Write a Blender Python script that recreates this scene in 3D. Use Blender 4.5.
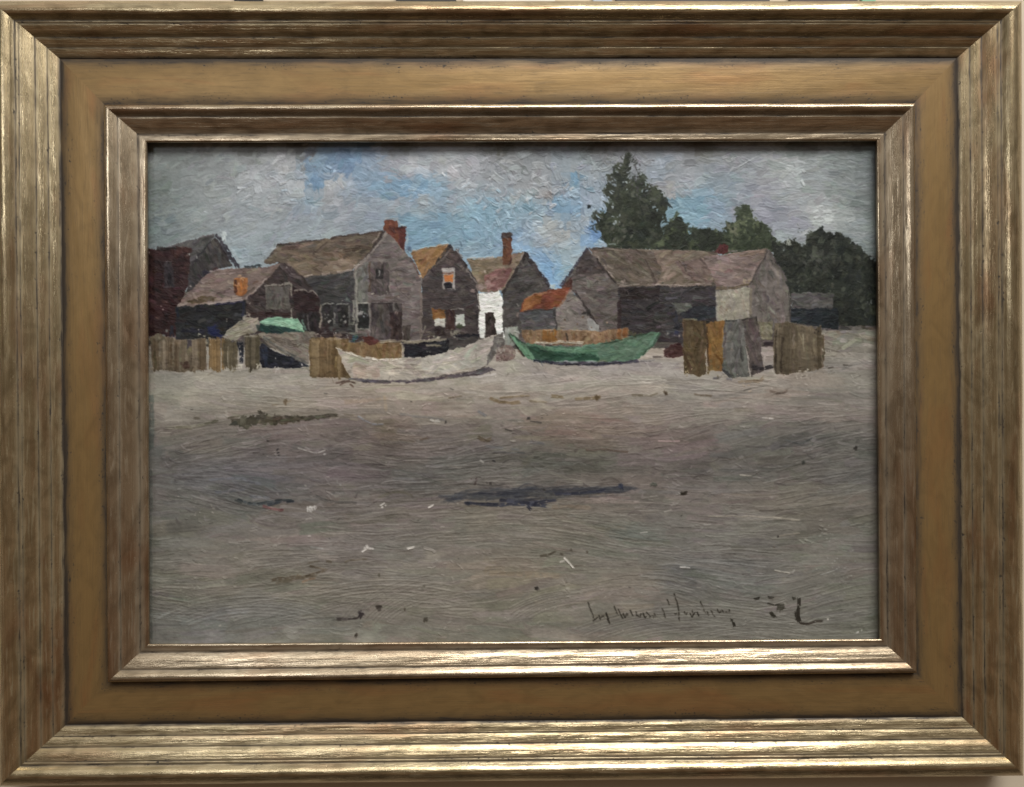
import bpy, math, random
import numpy as np
rng = np.random.default_rng(7); random.seed(7)
SC = .00092                      # metres per unit
for o in list(bpy.data.objects): bpy.data.objects.remove(o)
scn = bpy.context.scene
col = scn.collection

# ------------------------------------------------------------------ camera
F = 678.56
CAM = np.array([-8.013, 0.058, -636.95])           # x right, y down, z away from viewer
FW = np.array([0.00967863, 0.00287822, 0.99994902]); FW /= np.linalg.norm(FW)
RT = np.array([0.99993853, 0.00538197, -0.00969402]); RT -= FW*RT.dot(FW); RT /= np.linalg.norm(RT)
DN = np.cross(FW, RT)
def back(x, y, d):
    """where the sight line of photo point x,y meets the plane at depth d (measuring the photograph)"""
    x = np.asarray(x, float); y = np.asarray(y, float)
    r = FW + ((x-512)/F)[..., None]*RT + ((y-393.5)/F)[..., None]*DN
    t = (d-CAM[2])/r[..., 2]
    return CAM[0]+t*r[..., 0], CAM[1]+t*r[..., 1]
def W3(x, y, z): return (x*SC, z*SC, -y*SC)        # to Blender: X right, Y away, Z up

# ------------------------------------------------------------------ the painting, brush stroke by brush stroke
RES = 0.5
PD = 30.0
qx, qy = back([147.5, 877, 880, 149], [143, 141.5, 639, 643.5], PD)
X0, X1, Y0, Y1 = qx.min()-5, qx.max()+5, qy.min()-5, qy.max()+5
Wn, Hn = int((X1-X0)/RES)+1, int((Y1-Y0)/RES)+1
K = 0.745
SAT = .84
def lin(c):
    c = np.asarray(c, float)/255.0
    return np.where(c <= .04045, c/12.92, ((c+.055)/1.055)**2.4)
C = np.zeros((Hn, Wn, 3), np.float32)              # display colour, 0-255
Hh = np.zeros((Hn, Wn), np.float32)
LAB = np.zeros((Hn, Wn), np.int16)
labs = ['painted_ground']
def lid(s):
    if s not in labs: labs.append(s)
    return labs.index(s)
def cv(x, y):
    X, Y = back(x, y, PD)
    return (X-X0)/RES, (Y-Y0)/RES
def vn(h, w, cx, cy=None):
    cy = cy or cx
    gh, gw = int(h/cy)+3, int(w/cx)+3
    g = rng.random((gh, gw)).astype(np.float32)
    yy = np.arange(h)/cy; xx = np.arange(w)/cx
    iy = yy.astype(int); ix = xx.astype(int)
    fy = (yy-iy)[:, None]; fx = (xx-ix)[None]
    fy = fy*fy*(3-2*fy); fx = fx*fx*(3-2*fx)
    a = g[iy][:, ix]; b = g[iy][:, ix+1]; c = g[iy+1][:, ix]; d = g[iy+1][:, ix+1]
    return ((a*(1-fx)+b*fx)*(1-fy)+(c*(1-fx)+d*fx)*fy).astype(np.float32)
WX = (vn(Hn, Wn, 7)-.5)*2.2+(vn(Hn, Wn, 3)-.5)*1.3
WY = (vn(Hn, Wn, 7)-.5)*2.2+(vn(Hn, Wn, 3)-.5)*1.3

def stroke(x0, y0, x1, y1, w, c, a=.9, h=.25, bend=0., lab=None, mask=None, dry=.5, cvar=7, taper=.25):
    """one brush stroke from photo point to photo point; bristles leave streaks and ridges"""
    (ax, bx), (ay, by) = cv(np.array([x0, x1]), np.array([y0, y1]))
    w = w/RES*.5*.98; bend = bend/RES
    m = w+abs(bend)+2
    i0, i1 = int(max(0, min(ax, bx)-m)), int(min(Wn, max(ax, bx)+m+1))
    j0, j1 = int(max(0, min(ay, by)-m)), int(min(Hn, max(ay, by)+m+1))
    if i1 <= i0 or j1 <= j0: return
    dx, dy = bx-ax, by-ay; L = math.hypot(dx, dy)+1e-6; dx /= L; dy /= L
    jj, ii = np.mgrid[j0:j1, i0:i1].astype(np.float32)
    u = ((ii-ax)*dx+(jj-ay)*dy)/L
    v = -(ii-ax)*dy+(jj-ay)*dx
    if bend: v = v-bend*4*u*(1-u)
    n = max(4, int(w*1.5)+3)
    br = rng.random(n).astype(np.float32)
    vv = np.clip((v/w*.5+.5)*(n-1), 0, n-1.001)
    k = vv.astype(int); f = vv-k
    b = br[k]*(1-f)+br[np.minimum(k+1, n-1)]*f
    e = u*L
    d_end = np.minimum(e+w*.8*(1-1.4*b), (L-e)+w*.8*(1-2.6*b))
    A = np.clip(w-abs(v)+.5, 0, 1)*np.clip(d_end/max(1., w*taper)+.3, 0, 1)
    A *= np.clip(1.25-dry*np.clip(u, 0, 1)*(1.6*b), .0, 1)*a
    if mask is not None: A = A*mask[j0:j1, i0:i1]
    cc = np.asarray(c, np.float32)+((b-.5)*2*cvar)[..., None]
    A3 = A[..., None]
    C[j0:j1, i0:i1] = C[j0:j1, i0:i1]*(1-A3)+cc*A3
    ridge = np.clip(1-abs(abs(v)-w*.86)/(w*.22+.6), 0, 1)
    Hs = Hh[j0:j1, i0:i1]
    Hh[j0:j1, i0:i1] = Hs*(1-A*.55)+A*(Hs*.0+h*(.25+.8*b+.45*ridge))
    if lab is not None:
        S = LAB[j0:j1, i0:i1]; S[A > .5] = lab

def pmask(pts, wob=1., soft=.7):
    p = np.array(pts, float); px, py = cv(p[:, 0], p[:, 1])
    M = np.zeros((Hn, Wn), np.float32)
    i0, i1 = int(max(0, px.min()-4)), int(min(Wn, px.max()+5)); j0, j1 = int(max(0, py.min()-4)), int(min(Hn, py.max()+5))
    jj, ii = np.mgrid[j0:j1, i0:i1].astype(np.float32)
    ii = ii+WX[j0:j1, i0:i1]*wob; jj = jj+WY[j0:j1, i0:i1]*wob
    ins = np.zeros(ii.shape, bool); D = np.full(ii.shape, 1e9, np.float32)
    n = len(px)
    for k in range(n):
        xa, ya, xb, yb = px[k], py[k], px[(k+1) % n], py[(k+1) % n]
        cnd = ((ya > jj) != (yb > jj))
        with np.errstate(divide='ignore', invalid='ignore'):
            ins ^= cnd & (ii < (xb-xa)*(jj-ya)/(yb-ya+1e-9)+xa)
        l2 = (xb-xa)**2+(yb-ya)**2+1e-9
        t = np.clip(((ii-xa)*(xb-xa)+(jj-ya)*(yb-ya))/l2, 0, 1)
        D = np.minimum(D, np.hypot(ii-xa-t*(xb-xa), jj-ya-t*(yb-ya)))
    sd = np.where(ins, D, -D)
    M[j0:j1, i0:i1] = np.clip(sd/soft+.5, 0, 1)
    return M, (i0, i1, j0, j1)
def mixc(cs, t=None):
    cs = np.array(cs, float)
    if cs.ndim == 1: return cs
    if len(cs) == 1: return cs[0]
    k = rng.integers(len(cs)); q = rng.integers(len(cs)); t = rng.random()*.6
    return cs[k]*(1-t)+cs[q]*t
def reg(lab, pts, cs, ang=0, L=12, w=3, h=.22, jit=10, dens=2.0, wob=1., cvar=9, aj=20, dry=.7):
    """a passage of paint: a shape filled with strokes in one direction"""
    M, (i0, i1, j0, j1) = pmask(pts, wob)
    l = lid(lab); cs = np.array(cs, float)
    if cs.ndim == 1: cs = cs[None]
    m3 = M[..., None][j0:j1, i0:i1]
    C[j0:j1, i0:i1] = C[j0:j1, i0:i1]*(1-m3)+cs.mean(0)*m3
    Hh[j0:j1, i0:i1] = Hh[j0:j1, i0:i1]*(1-.7*m3[..., 0])+.12*m3[..., 0]
    S = LAB[j0:j1, i0:i1]; S[M[j0:j1, i0:i1] > .5] = l
    p = np.array(pts, float); xa, xb, ya, yb = p[:, 0].min(), p[:, 0].max(), p[:, 1].min(), p[:, 1].max()
    n = int((xb-xa)*(yb-ya)/(L*w)*dens)+2
    for _ in range(n):
        x, y = rng.uniform(xa, xb), rng.uniform(ya, yb)
        t = math.radians(ang+rng.normal()*aj); l2 = L*rng.uniform(.5, 1.2)/2
        c = mixc(cs)+rng.normal()*jit+rng.normal(size=3)*jit*.3
        stroke(x-l2*math.cos(t), y-l2*math.sin(t), x+l2*math.cos(t), y+l2*math.sin(t), w*rng.uniform(.7, 1.2), c, a=.85, h=h*rng.uniform(.7, 1.3), mask=M, cvar=cvar, dry=dry)
def ln(lab, pts, w, c, h=.35, a=.9, jit=5, cvar=6, dry=.45):
    """a line laid with the tip of the brush through several points"""
    l = lid(lab) if lab else None
    if lab == 'painted_sky': a *= .62; w *= .85; c = np.array(c, float)*.94; h *= .7; dry = .8
    q = [pts[0]]                                     # a hand does not draw straight
    for A, B_ in zip(pts[:-1], pts[1:]):
        d = math.hypot(B_[0]-A[0], B_[1]-A[1]); m = int(d/9)
        for k in range(1, m+1): q.append((A[0]+(B_[0]-A[0])*k/(m+1)+rng.normal()*.35, A[1]+(B_[1]-A[1])*k/(m+1)+rng.normal()*.35))
        q.append(B_)
    if w > .9 and lab not in ('signature|', 'painted_date|') : a *= .9
    for (xa, ya), (xb, yb) in zip(q[:-1], q[1:]):
        if lab not in ('signature|', 'painted_date|') and w < 3 and len(q) > 3 and rng.random() < .10: continue
        stroke(xa, ya, xb, yb, w*(1 if lab in ('signature|', 'painted_date|') else rng.uniform(.65, 1.2)), np.array(c, float)+rng.normal()*jit*1.3, a=a, h=h, lab=l, cvar=cvar, dry=dry, taper=.5)
def dab(lab, x, y, r, c, n=1, sp=0., L=1.6, ang=None, h=.3, jit=8, a=.82):
    l = lid(lab) if lab else None
    if r < 2.2 and n > 3: r *= .8
    for _ in range(n):
        t = rng.uniform(0, math.pi) if ang is None else math.radians(ang+rng.normal()*15)
        xx, yy = x+rng.normal()*sp, y+rng.normal()*sp; q = r*L*.5*rng.uniform(.6, 1.2)
        stroke(xx-q*math.cos(t), yy-q*math.sin(t), xx+q*math.cos(t), yy+q*math.sin(t), r*rng.uniform(.7, 1.2), np.array(c, float)+rng.normal()*jit, a=a, h=h, lab=l, taper=.5, dry=.3)

class Field:
    def __init__(s, rows, sig=26):
        a = np.array(rows, float); s.p = a[:, :2]; s.c = a[:, 2:]; s.sig = sig; s.row = sig == 20
    def __call__(s, x, y, sy=1.):
        d = ((s.p[:, 0]-x)**2+((s.p[:, 1]-y)*sy)**2)
        w = 1/(d+s.sig**2*.15)**1.6
        v = (w[:, None]*s.c).sum(0)/w.sum()
        if s.row:
            q = np.exp(-((s.p[:, 1]-y)/16)**2/2)+1e-6; v = v*.55+.45*(q[:, None]*s.c).sum(0)/q.sum()
        return v
#SKYGROUND
SKY = Field([
(150,150,96,102,100),(152,190,98,108,106),(152,230,98,112,115),(175,165,112,118,118),(200,150,108,112,113),(200,180,128,133,137),(185,215,118,127,130),
(230,160,128,131,135),(260,180,152,154,162),(285,165,150,150,156),(300,188,154,157,166),(275,205,140,145,154),(215,205,130,136,141),(245,225,132,139,148),(250,245,132,144,154),(290,235,130,140,150),(240,255,128,146,158),(310,215,134,142,154),
(330,190,156,157,163),(345,180,155,156,162),(330,200,148,150,160),(350,165,84,116,158),(335,160,88,120,160),(358,158,92,124,162),(318,182,90,128,166),(325,165,100,132,165),(360,172,110,138,168),(372,165,118,138,165),(350,174,86,120,162),
(312,207,108,135,156),(345,215,132,138,152),(380,205,128,140,158),(360,225,122,134,150),(330,235,130,140,150),
(385,188,98,140,178),(405,190,98,142,182),(425,188,100,144,182),(440,192,112,146,176),(395,165,138,138,150),(415,168,152,152,160),(440,163,152,152,160),(455,175,150,150,158),(425,205,132,140,152),(400,205,138,142,156),
(470,165,146,146,154),(470,185,140,144,156),(490,175,138,140,150),(500,190,132,138,150),(515,165,128,131,138),(455,205,128,140,154),
(410,222,96,140,172),(425,235,94,138,170),(445,225,98,142,174),(440,245,104,146,176),(465,215,108,148,174),(485,212,106,150,180),(470,235,102,146,178),(500,205,116,150,176),(470,250,112,142,168),(450,258,108,136,160),
(540,160,118,122,130),(540,175,134,136,144),(545,195,142,138,142),(525,188,132,134,142),(560,180,122,132,146),(575,170,128,134,142),(577,179,92,136,172),(600,150,104,106,110),(590,175,134,142,152),(595,195,128,142,164),
(560,207,92,136,174),(572,210,98,140,178),(530,208,108,146,172),(510,215,114,150,176),(550,228,150,152,156),(565,235,152,154,158),(545,240,146,152,160),(585,222,138,148,160),(530,232,122,146,172),(515,240,110,148,190),(532,258,106,150,198),(548,268,98,150,204),(552,278,96,150,206),(565,252,132,156,172),(575,262,134,154,168),(560,270,120,156,184),
(597,232,80,124,182),(590,240,100,140,184),(604,238,140,166,186),(585,200,122,142,168),
(625,160,118,120,128),(645,160,128,132,144),(660,172,128,140,158),(690,160,124,126,134),(670,190,140,138,144),(690,180,134,138,150),(680,207,92,136,160),(700,205,98,140,168),(700,215,106,150,178),(685,218,112,154,180),(715,208,112,136,162),(700,228,108,140,164),(715,225,118,138,160),
(735,160,126,128,136),(750,175,128,132,144),(735,188,120,134,150),(760,195,132,132,146),(745,212,122,124,142),(780,165,142,146,150),(795,170,150,155,160),(790,190,142,147,154),(810,175,128,133,140),(775,215,122,124,142),(800,225,128,128,146),(820,212,150,154,158),(835,218,152,158,160),(815,220,148,153,154),(790,240,134,146,152),
(840,190,124,130,134),(845,165,108,116,118),(868,160,92,100,102),(865,200,104,112,114),(850,235,128,136,140),(865,245,112,122,124),(868,280,96,110,112),
(300,146,98,98,100),(400,146,94,96,98),(500,146,92,92,90),(600,146,90,88,86),(700,146,98,94,90),(800,146,90,94,94),(250,146,100,102,100)], 8)  # top row darker: partly the frame lip's shadow, put into the sky colour
GR = Field([
(155,375,92,92,84),(200,378,122,120,108),(250,386,130,126,115),(300,378,124,120,110),(350,388,128,118,106),(400,390,136,124,106),(450,385,134,126,114),(500,378,134,128,118),(550,372,132,126,120),(600,375,134,128,122),(650,370,134,130,126),(660,350,150,136,124),(700,385,116,114,108),(640,390,134,130,118),(770,350,132,122,116),(790,385,122,112,104),(840,350,112,108,98),(850,370,98,98,92),
(200,405,122,120,106),(270,405,124,120,106),(330,400,120,112,102),(390,405,118,108,96),(450,405,126,116,104),(520,400,124,116,106),(600,402,120,110,100),(680,402,108,104,98),(740,400,108,100,94),(820,400,98,92,88),(860,400,90,90,84),
(175,430,98,94,84),(220,440,96,90,84),(280,430,98,88,86),(340,430,92,82,80),(390,432,102,86,74),(430,440,98,88,84),(500,425,98,90,84),(560,430,108,92,76),(600,432,106,92,78),(650,435,102,90,84),(700,445,96,87,82),(740,440,88,88,84),(800,440,84,86,86),(855,440,86,88,84),
(170,470,86,86,84),(215,478,86,88,94),(260,480,84,86,94),(300,465,92,86,88),(350,470,94,84,86),(400,455,98,88,84),(420,475,88,88,86),(480,455,88,86,82),(540,460,86,88,80),(600,460,88,88,78),(640,470,94,84,78),(680,460,96,86,84),(740,465,92,90,84),(800,470,92,90,82),(860,470,88,88,84),
(180,505,88,88,84),(240,505,84,86,86),(300,505,92,88,86),(360,500,92,86,82),(420,508,98,90,84),(480,515,104,98,84),(560,516,104,98,84),(600,502,104,92,86),(640,510,94,86,80),(700,505,94,92,84),(780,500,102,96,84),(860,505,90,88,78),
(165,540,82,84,74),(220,530,96,92,86),(280,535,104,96,90),(340,545,106,98,94),(400,545,106,100,96),(450,540,108,102,92),(520,535,106,102,90),(590,530,98,96,82),(630,530,88,96,90),(660,530,90,92,88),(720,540,94,92,88),(800,540,92,92,84),(860,540,86,88,82),
(170,590,88,86,76),(230,580,102,98,84),(300,590,102,98,86),(370,590,108,102,92),(440,585,108,102,90),(510,575,116,104,86),(580,585,108,102,90),(630,575,106,98,88),(690,570,88,92,94),(750,575,94,94,96),(820,590,94,94,88),(865,590,86,88,80),
(160,630,84,86,82),(210,625,92,96,96),(270,610,100,100,98),(330,630,98,98,90),(400,625,102,98,86),(470,620,106,100,88),(540,625,102,98,86),(620,625,102,98,86),(680,625,96,94,88),(760,625,92,92,86),(840,625,84,86,78),
(150,450,70,78,74),(150,600,72,74,68)], 20)
LS = lid('painted_sky'); LG = 0
hor = cv(512, 338)[1]
# underpainting
yy = np.linspace(138, 650, 64); xx = np.linspace(140, 890, 80)
for j, y in enumerate(yy):
    for i, x in enumerate(xx):
        c = SKY(x, y) if y < 338 else GR(x, y, 1.8)
        a, b = cv(x, y); s = 11
        i0, j0 = int(max(0, a-s)), int(max(0, b-s))
        C[j0:int(b+s), i0:int(a+s)] = c
LAB[:int(hor)] = LS
# sky: thick short strokes thrown in every direction over the cloud
for k in range(3600):
    x, y = rng.uniform(143, 884), rng.uniform(139, 336)
    zone = math.exp(-((x-560)/110)**2-((y-195)/55)**2)+.6*math.exp(-((x-300)/70)**2-((y-180)/30)**2)
    ang = rng.normal()*(14+65*min(1, zone)) + (-20 if x < 360 else 0) + (-35*zone)
    Ln = rng.uniform(7, 18)*(1-.35*min(1, zone)); t = math.radians(ang)
    c = SKY(x+rng.normal()*3, y+rng.normal()*2)+rng.normal()*(6.5+5*zone)+rng.normal(size=3)*2
    stroke(x-Ln/2*math.cos(t), y-Ln/2*math.sin(t), x+Ln/2*math.cos(t), y+Ln/2*math.sin(t), rng.choice([2.2, 4, 7]), c, a=.85, h=.22+.5*min(1, zone)*rng.random(), bend=rng.normal()*(1+2*zone), cvar=6, lab=LS)
def skyimp(x, y, c, n=1, sp=3, r=1.6, ang=None, L=3, h=.8): dab('painted_sky', x, y, r, c, n=n, sp=sp, ang=ang, L=L, h=h)
for x, y, n, sp, an in [(300,160,9,9,-30),(285,170,9,9,-30),(330,168,6,6,None),(270,190,10,12,-15),(310,195,10,12,-15),(245,188,6,8,-20),(453,168,4,4,None),(490,178,10,14,-50),(470,195,12,16,-40),(520,190,12,16,-45),(545,185,12,16,-30),(500,215,14,16,50),(540,222,10,12,-20),(570,205,10,12,-30),(415,190,3,3,0),(412,195,4,4,-20),(428,201,4,5,0),(705,218,4,6,20),(792,172,6,6,60),(740,160,6,6,-35),(825,215,8,8,-8),(690,216,5,5,20),(440,214,4,10,None),(480,235,8,12,30)]:
    skyimp(x, y, SKY(x, y)+rng.uniform(12, 26), n=max(2, n//2), sp=sp, ang=an, L=rng.uniform(2, 4), r=2.4, h=.6)
    skyimp(x+2, y+3, SKY(x, y)-22, n=n, sp=sp, ang=an, L=5, r=.9, h=.1)
ln('painted_sky', [(489,178),(491,183),(493,188)], 2.6, (188,192,204), h=.9)
ln('painted_sky', [(408,190),(417,189)], 2.4, (184,206,226), h=.8)
ln('painted_sky', [(356,163),(366,167),(374,170)], 4, (136,156,184), h=.6)
ln('painted_sky', [(786,168),(792,172),(796,177)], 3, (178,184,190), h=.8)
for q in range(5): ln('painted_sky', [(728+q*4,174-q*2.5),(742+q*4,165-q*2.2)], 1.1, (164,168,176), h=.8)
ln('painted_sky', [(815,220),(832,214),(848,211)], 2.2, (172,178,180), h=.7)
ln('painted_sky', [(808,222),(834,221)], 2.6, (170,176,178), h=.7)
dab('painted_sky', 597, 232, 6, (78,122,182), n=9, sp=3.2)
dab('painted_sky', 576, 179, 3, (90,138,178), n=4, sp=2)
dab('painted_sky', 318, 182, 5, (88,124,164), n=8, sp=2.5, ang=-50)
for q in range(10): ln('painted_sky', [(rng.uniform(540,556), rng.uniform(222,246)), (rng.uniform(560,578), rng.uniform(228,240))], 2.6, (150,153,158), h=.5)
# ground: long flat horizontal strokes
FA = (vn(Hn, Wn, 220, 100)-.5)*34+(vn(Hn, Wn, 60, 30)-.5)*5
FT = (vn(Hn, Wn, 120, 26)-.5)*2+(vn(Hn, Wn, 40, 14)-.5)
FC = vn(Hn, Wn, 150, 70)
def fl(F, x, y):
    a, b = cv(x, y); return F[int(np.clip(b, 0, Hn-1)), int(np.clip(a, 0, Wn-1))]
for k in range(3000):
    x, y = rng.uniform(138, 888), rng.uniform(334, 648)
    low = min(1, max(0, (y-380)/120))
    Ln = rng.uniform(12, 58); ang = rng.normal()*4+fl(FA, x, y)*(.25+.75*low)*(.5 if y < 400 else 1)
    q = fl(FT, x, y)
    c = GR(x, y, 1.8)+rng.normal()*5+rng.normal(size=3)*1.8+q*(np.array([7, 5, 6]) if y > 395 else np.array([5, 5, 4.]))
    t = math.radians(ang)
    stroke(x-Ln/2*math.cos(t), y-Ln/2*math.sin(t), x+Ln/2*math.cos(t), y+Ln/2*math.sin(t), rng.choice([3, 5, 8, 12])*rng.uniform(.7, 1.2), c, a=.72, h=rng.choice([.04, .10, .22]), bend=rng.normal()*2.5, lab=LG, cvar=6, dry=.8)
def gl(pts, w, c, h=.25, a=.95, **k): ln('painted_ground', pts, w, c, h=h, a=a, **k)
# swirling brush combing in the lower part
for cx, cy, r0, r1, a0, a1 in [(700,700,92,128,200,340),(470,640,60,92,205,250),(392,660,80,110,240,292),(590,640,50,70,215,262),(255,660,60,90,230,300),(760,690,60,92,215,320)]:
    for r in np.arange(r0, r1, 2.6):
        n = 16; sh = rng.normal()*2
        P = [(cx+r*1.5*math.cos(math.radians(t)), cy+sh*.3+r*.75*math.sin(math.radians(t))) for t in np.linspace(a0+rng.normal()*5, a1+rng.normal()*5, n)]
        P = [p for p in P if p[1] < 638 and 152 < p[0] < 872]
        if len(P) > 2:
            c = GR(*P[len(P)//2], 1.8)
            for A, B in zip(P[:-1], P[1:]): stroke(*A, *B, 1.3, c+rng.uniform(4, 13), a=.55, h=.38, lab=LG, dry=.2, taper=1)
            for A, B in zip(P[:-1], P[1:]): stroke(A[0], A[1]+1.2, B[0], B[1]+1.2, .9, c-13, a=.45, h=.02, lab=LG, dry=.2, taper=1)
for k in range(5200):
    x, y = rng.uniform(150, 872), 640-262*rng.random()**1.2
    if fl(FC, x, y) < .52+.1*rng.normal(): continue
    Ln = rng.uniform(8, 50); t = math.radians(fl(FA, x, y)+rng.normal()*2)
    c = GR(x, y, 1.8)+rng.choice([-19, -10, 11, 19])*rng.uniform(.5, 1.1)
    stroke(x-Ln/2*math.cos(t), y-Ln/2*math.sin(t), x+Ln/2*math.cos(t), y+Ln/2*math.sin(t), rng.uniform(.8, 1.4), c, a=.5, h=rng.choice([.06, .42]), bend=rng.normal()*1.6, lab=LG)
for k in range(260):
    x, y = rng.uniform(155, 868), rng.uniform(385, 636)
    if fl(FC, x, y) > .5: continue
    dab('painted_ground', x, y, rng.uniform(1, 2), GR(x, y, 1.8)+rng.uniform(8, 26), n=rng.integers(1, 4), sp=3, L=rng.uniform(1.5, 5), ang=rng.choice([0, -30, 35]), h=.7, a=.5)
# dark and coloured marks on the beach
OL = (76,72,58); BR = (92,76,52); NV = (52,56,72)
gl([(232,421),(262,419),(300,418),(338,415)],4,(70,66,54)); reg('painted_ground', [(228,424),(236,419),(250,418),(258,415),(290,416),(320,415),(342,415),(322,418),(300,422),(270,424),(252,424),(244,430),(238,426)], [(62,58,46),(54,50,40),(78,74,60)], 0, 10, 2.5, wob=3.2)
dab('painted_ground', 242, 422, 5, (72,70,56), n=5, sp=2); dab('painted_ground', 246, 428, 3, (70,68,54), n=2, sp=1); dab('painted_ground', 262,416,4,(62,58,48),n=4,sp=2)
gl([(166,428),(190,427),(205,424),(218,420)], 3.2, (92,90,74)); gl([(176,427),(192,428)], 3, (84,80,64))
gl([(194,418),(200,418)], 2.5, (86,80,68)); gl([(272,405),(284,404),(292,400)], 1.8, (104,92,72)); dab('painted_ground', 286,401,2.6,(92,78,58),n=3,sp=1)
gl([(228,418),(240,416)],1.8,(86,82,66)); gl([(344,414),(355,415)],2,(98,90,76)); gl([(350,419),(358,420)],2.2,(100,92,78)); gl([(358,416),(372,424),(384,424)], 1.8, (104,106,112))
dab('painted_ground', 268,441,1.6,(60,56,52),n=2); dab('painted_ground', 278,452,2,(42,40,42),n=4,sp=1.2,ang=-25); gl([(262,437),(271,446)],2,(96,86,88),a=.5)
gl([(298,448),(308,451),(318,453),(326,450)], 1.3, (146,142,138)); dab('painted_ground',324,453,1.5,(150,148,146),n=2,sp=1)
gl([(320,436),(345,434),(372,433)], 5, (88,78,76), a=.45); gl([(345,402),(390,398)],4,(126,108,88),a=.5); gl([(384,395),(386,412)],3,(136,116,86),a=.35)
for P in [[(210,480),(235,478),(262,484)],[(215,492),(245,490)],[(250,496),(270,498)]]: gl(P, 3, (84,88,98), a=.6)
gl([(238,499),(248,503),(258,504),(275,501),(292,500)], 3, (52,60,64)); gl([(268,505),(280,502),(294,501)], 2.6, (40,48,56)); gl([(235,500),(242,503)],2,(60,66,66))
gl([(263,506),(272,509),(284,510)], 2.6, (100,66,66)); gl([(268,507),(280,510)], 1.4, (116,84,82))
gl([(316,496),(325,500),(335,502),(370,503)], 3.2, (70,68,66), a=.7); gl([(300,500),(318,499)],3,(76,76,76),a=.6); gl([(368,506),(378,500)],2,(70,62,60),a=.7)
dab('painted_ground',311,511,3.5,(150,148,144),n=9,sp=2.2,L=1.2,h=.7,ang=90); gl([(304,520),(312,518)],1.6,(130,126,120)); gl([(296,521),(306,519)],1.8,(70,66,60))
dab('painted_ground',384,506,1.6,(166,162,156),n=3,sp=1.2,ang=-35); dab('painted_ground',338,483,1.5,(128,126,124),n=3,sp=1.5)
gl([(362,552),(368,548),(366,545)], 2, (168,164,158), h=.8); gl([(364,548),(374,549)], 1.8, (172,168,162), h=.8); gl([(310,547),(330,549)],1.5,(128,130,128),a=.7)
gl([(272,580),(290,578),(304,577),(316,574)], 4, (86,76,60)); gl([(276,583),(292,580)], 3, (88,80,64), a=.7); gl([(306,576),(316,573),(326,570)], 2.6, (76,66,52)); gl([(310,566),(320,568),(328,570)],2,(78,68,54)); gl([(308,563),(320,561)],1.6,(84,76,62)); gl([(326,561),(333,562)],2.4,(74,66,52)); gl([(340,565),(350,560),(368,559)],1.6,(86,78,64)); gl([(302,582),(316,578)],2.2,(106,86,66)); gl([(298,574),(296,580)],1.5,(90,80,64))
dab('painted_ground', 379,575,2,(84,80,68),n=2); gl([(337,619),(348,619),(358,618)], 3, (52,46,44)); dab('painted_ground',361,615,3.5,(48,42,44),n=4,sp=1); dab('painted_ground',379,607,3,(52,46,40),n=3,sp=1,ang=-15); dab('painted_ground',356,635,2.4,(48,42,36),n=2,sp=.5); dab('painted_ground',405,609,1.8,(66,60,50),n=2,sp=.5); dab('painted_ground',425,619,2.6,(66,62,52),n=3,sp=.6); dab('painted_ground',424,587,2.4,(80,76,66),n=2,sp=.6)
dab('painted_ground',537,588.5,2.6,(44,40,36),n=4,sp=.6); gl([(540,556),(548,555),(556,551)],2.4,(70,64,52)); dab('painted_ground',562,554,2,(66,60,50),n=2); dab('painted_ground',571,550,2,(68,64,52),n=2); dab('painted_ground',587,552,1.8,(70,64,54),n=2); dab('painted_ground',604,550,1.4,(78,72,60))
gl([(564,558),(570,564),(574,569)], 2, (172,168,160), h=.9); gl([(560,562),(566,560)],1.6,(150,146,138)); gl([(574,566),(584,565)],1.5,(74,68,58))
gl([(407,549),(415,547)],2,(164,160,152),h=.8); gl([(424,548),(432,550),(436,553)],2.2,(136,130,122),h=.6); gl([(428,508),(434,505)],2.2,(166,162,154),h=.8); gl([(380,506),(385,503)],1.8,(168,164,158),h=.8)
gl([(440,527),(445,527)],1.4,(136,132,124)); gl([(446,545),(476,548)],3,(116,108,104),a=.5); gl([(490,573),(560,576)],6,(124,108,84),a=.4)
# upper strand marks
gl([(490,398),(500,402),(512,403),(520,402)],3.2,(98,82,58)); gl([(500,398),(520,396),(530,396)],1.8,(104,90,66)); gl([(552,396),(564,397)],3.6,(100,86,60)); gl([(575,399),(592,398),(602,396)],3.2,(92,78,54)); dab('painted_ground',598,397,3,(84,70,48),n=3,sp=1.5); gl([(530,401),(548,402)],2.5,(110,98,76),a=.7); gl([(448,398),(462,396)],1.8,(98,88,70))
gl([(632,395),(650,396),(658,393)],1.8,(92,84,68)); dab('painted_ground',666,394,2.4,(72,60,46),n=3,sp=.8); gl([(694,394),(712,396)],2,(86,76,62)); gl([(735,392),(752,388),(764,386)],1.4,(80,76,70)); gl([(770,391),(782,393),(795,387)],2.6,(78,66,56)); gl([(776,394),(786,392)],2,(70,58,50)); gl([(764,398),(800,384)],1.2,(86,80,72),a=.6)
gl([(400,414),(420,417),(445,420)],2.2,(92,92,92),a=.6); gl([(430,420),(440,421)],2.2,(150,148,140),h=.6); dab('painted_ground',446,421,1.6,(64,60,56),n=2,sp=1); gl([(478,411),(486,416)],2.5,(90,94,100),a=.7)
dab('painted_ground',528,418,1.8,(56,54,52),n=3,sp=1); gl([(530,421),(542,423)],1.8,(66,62,58)); gl([(505,429),(512,431)],1.4,(60,56,54)); gl([(512,433),(517,434)],1.2,(64,58,54)); dab('painted_ground',545,417,1,(74,70,64),n=3,sp=2)
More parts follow.
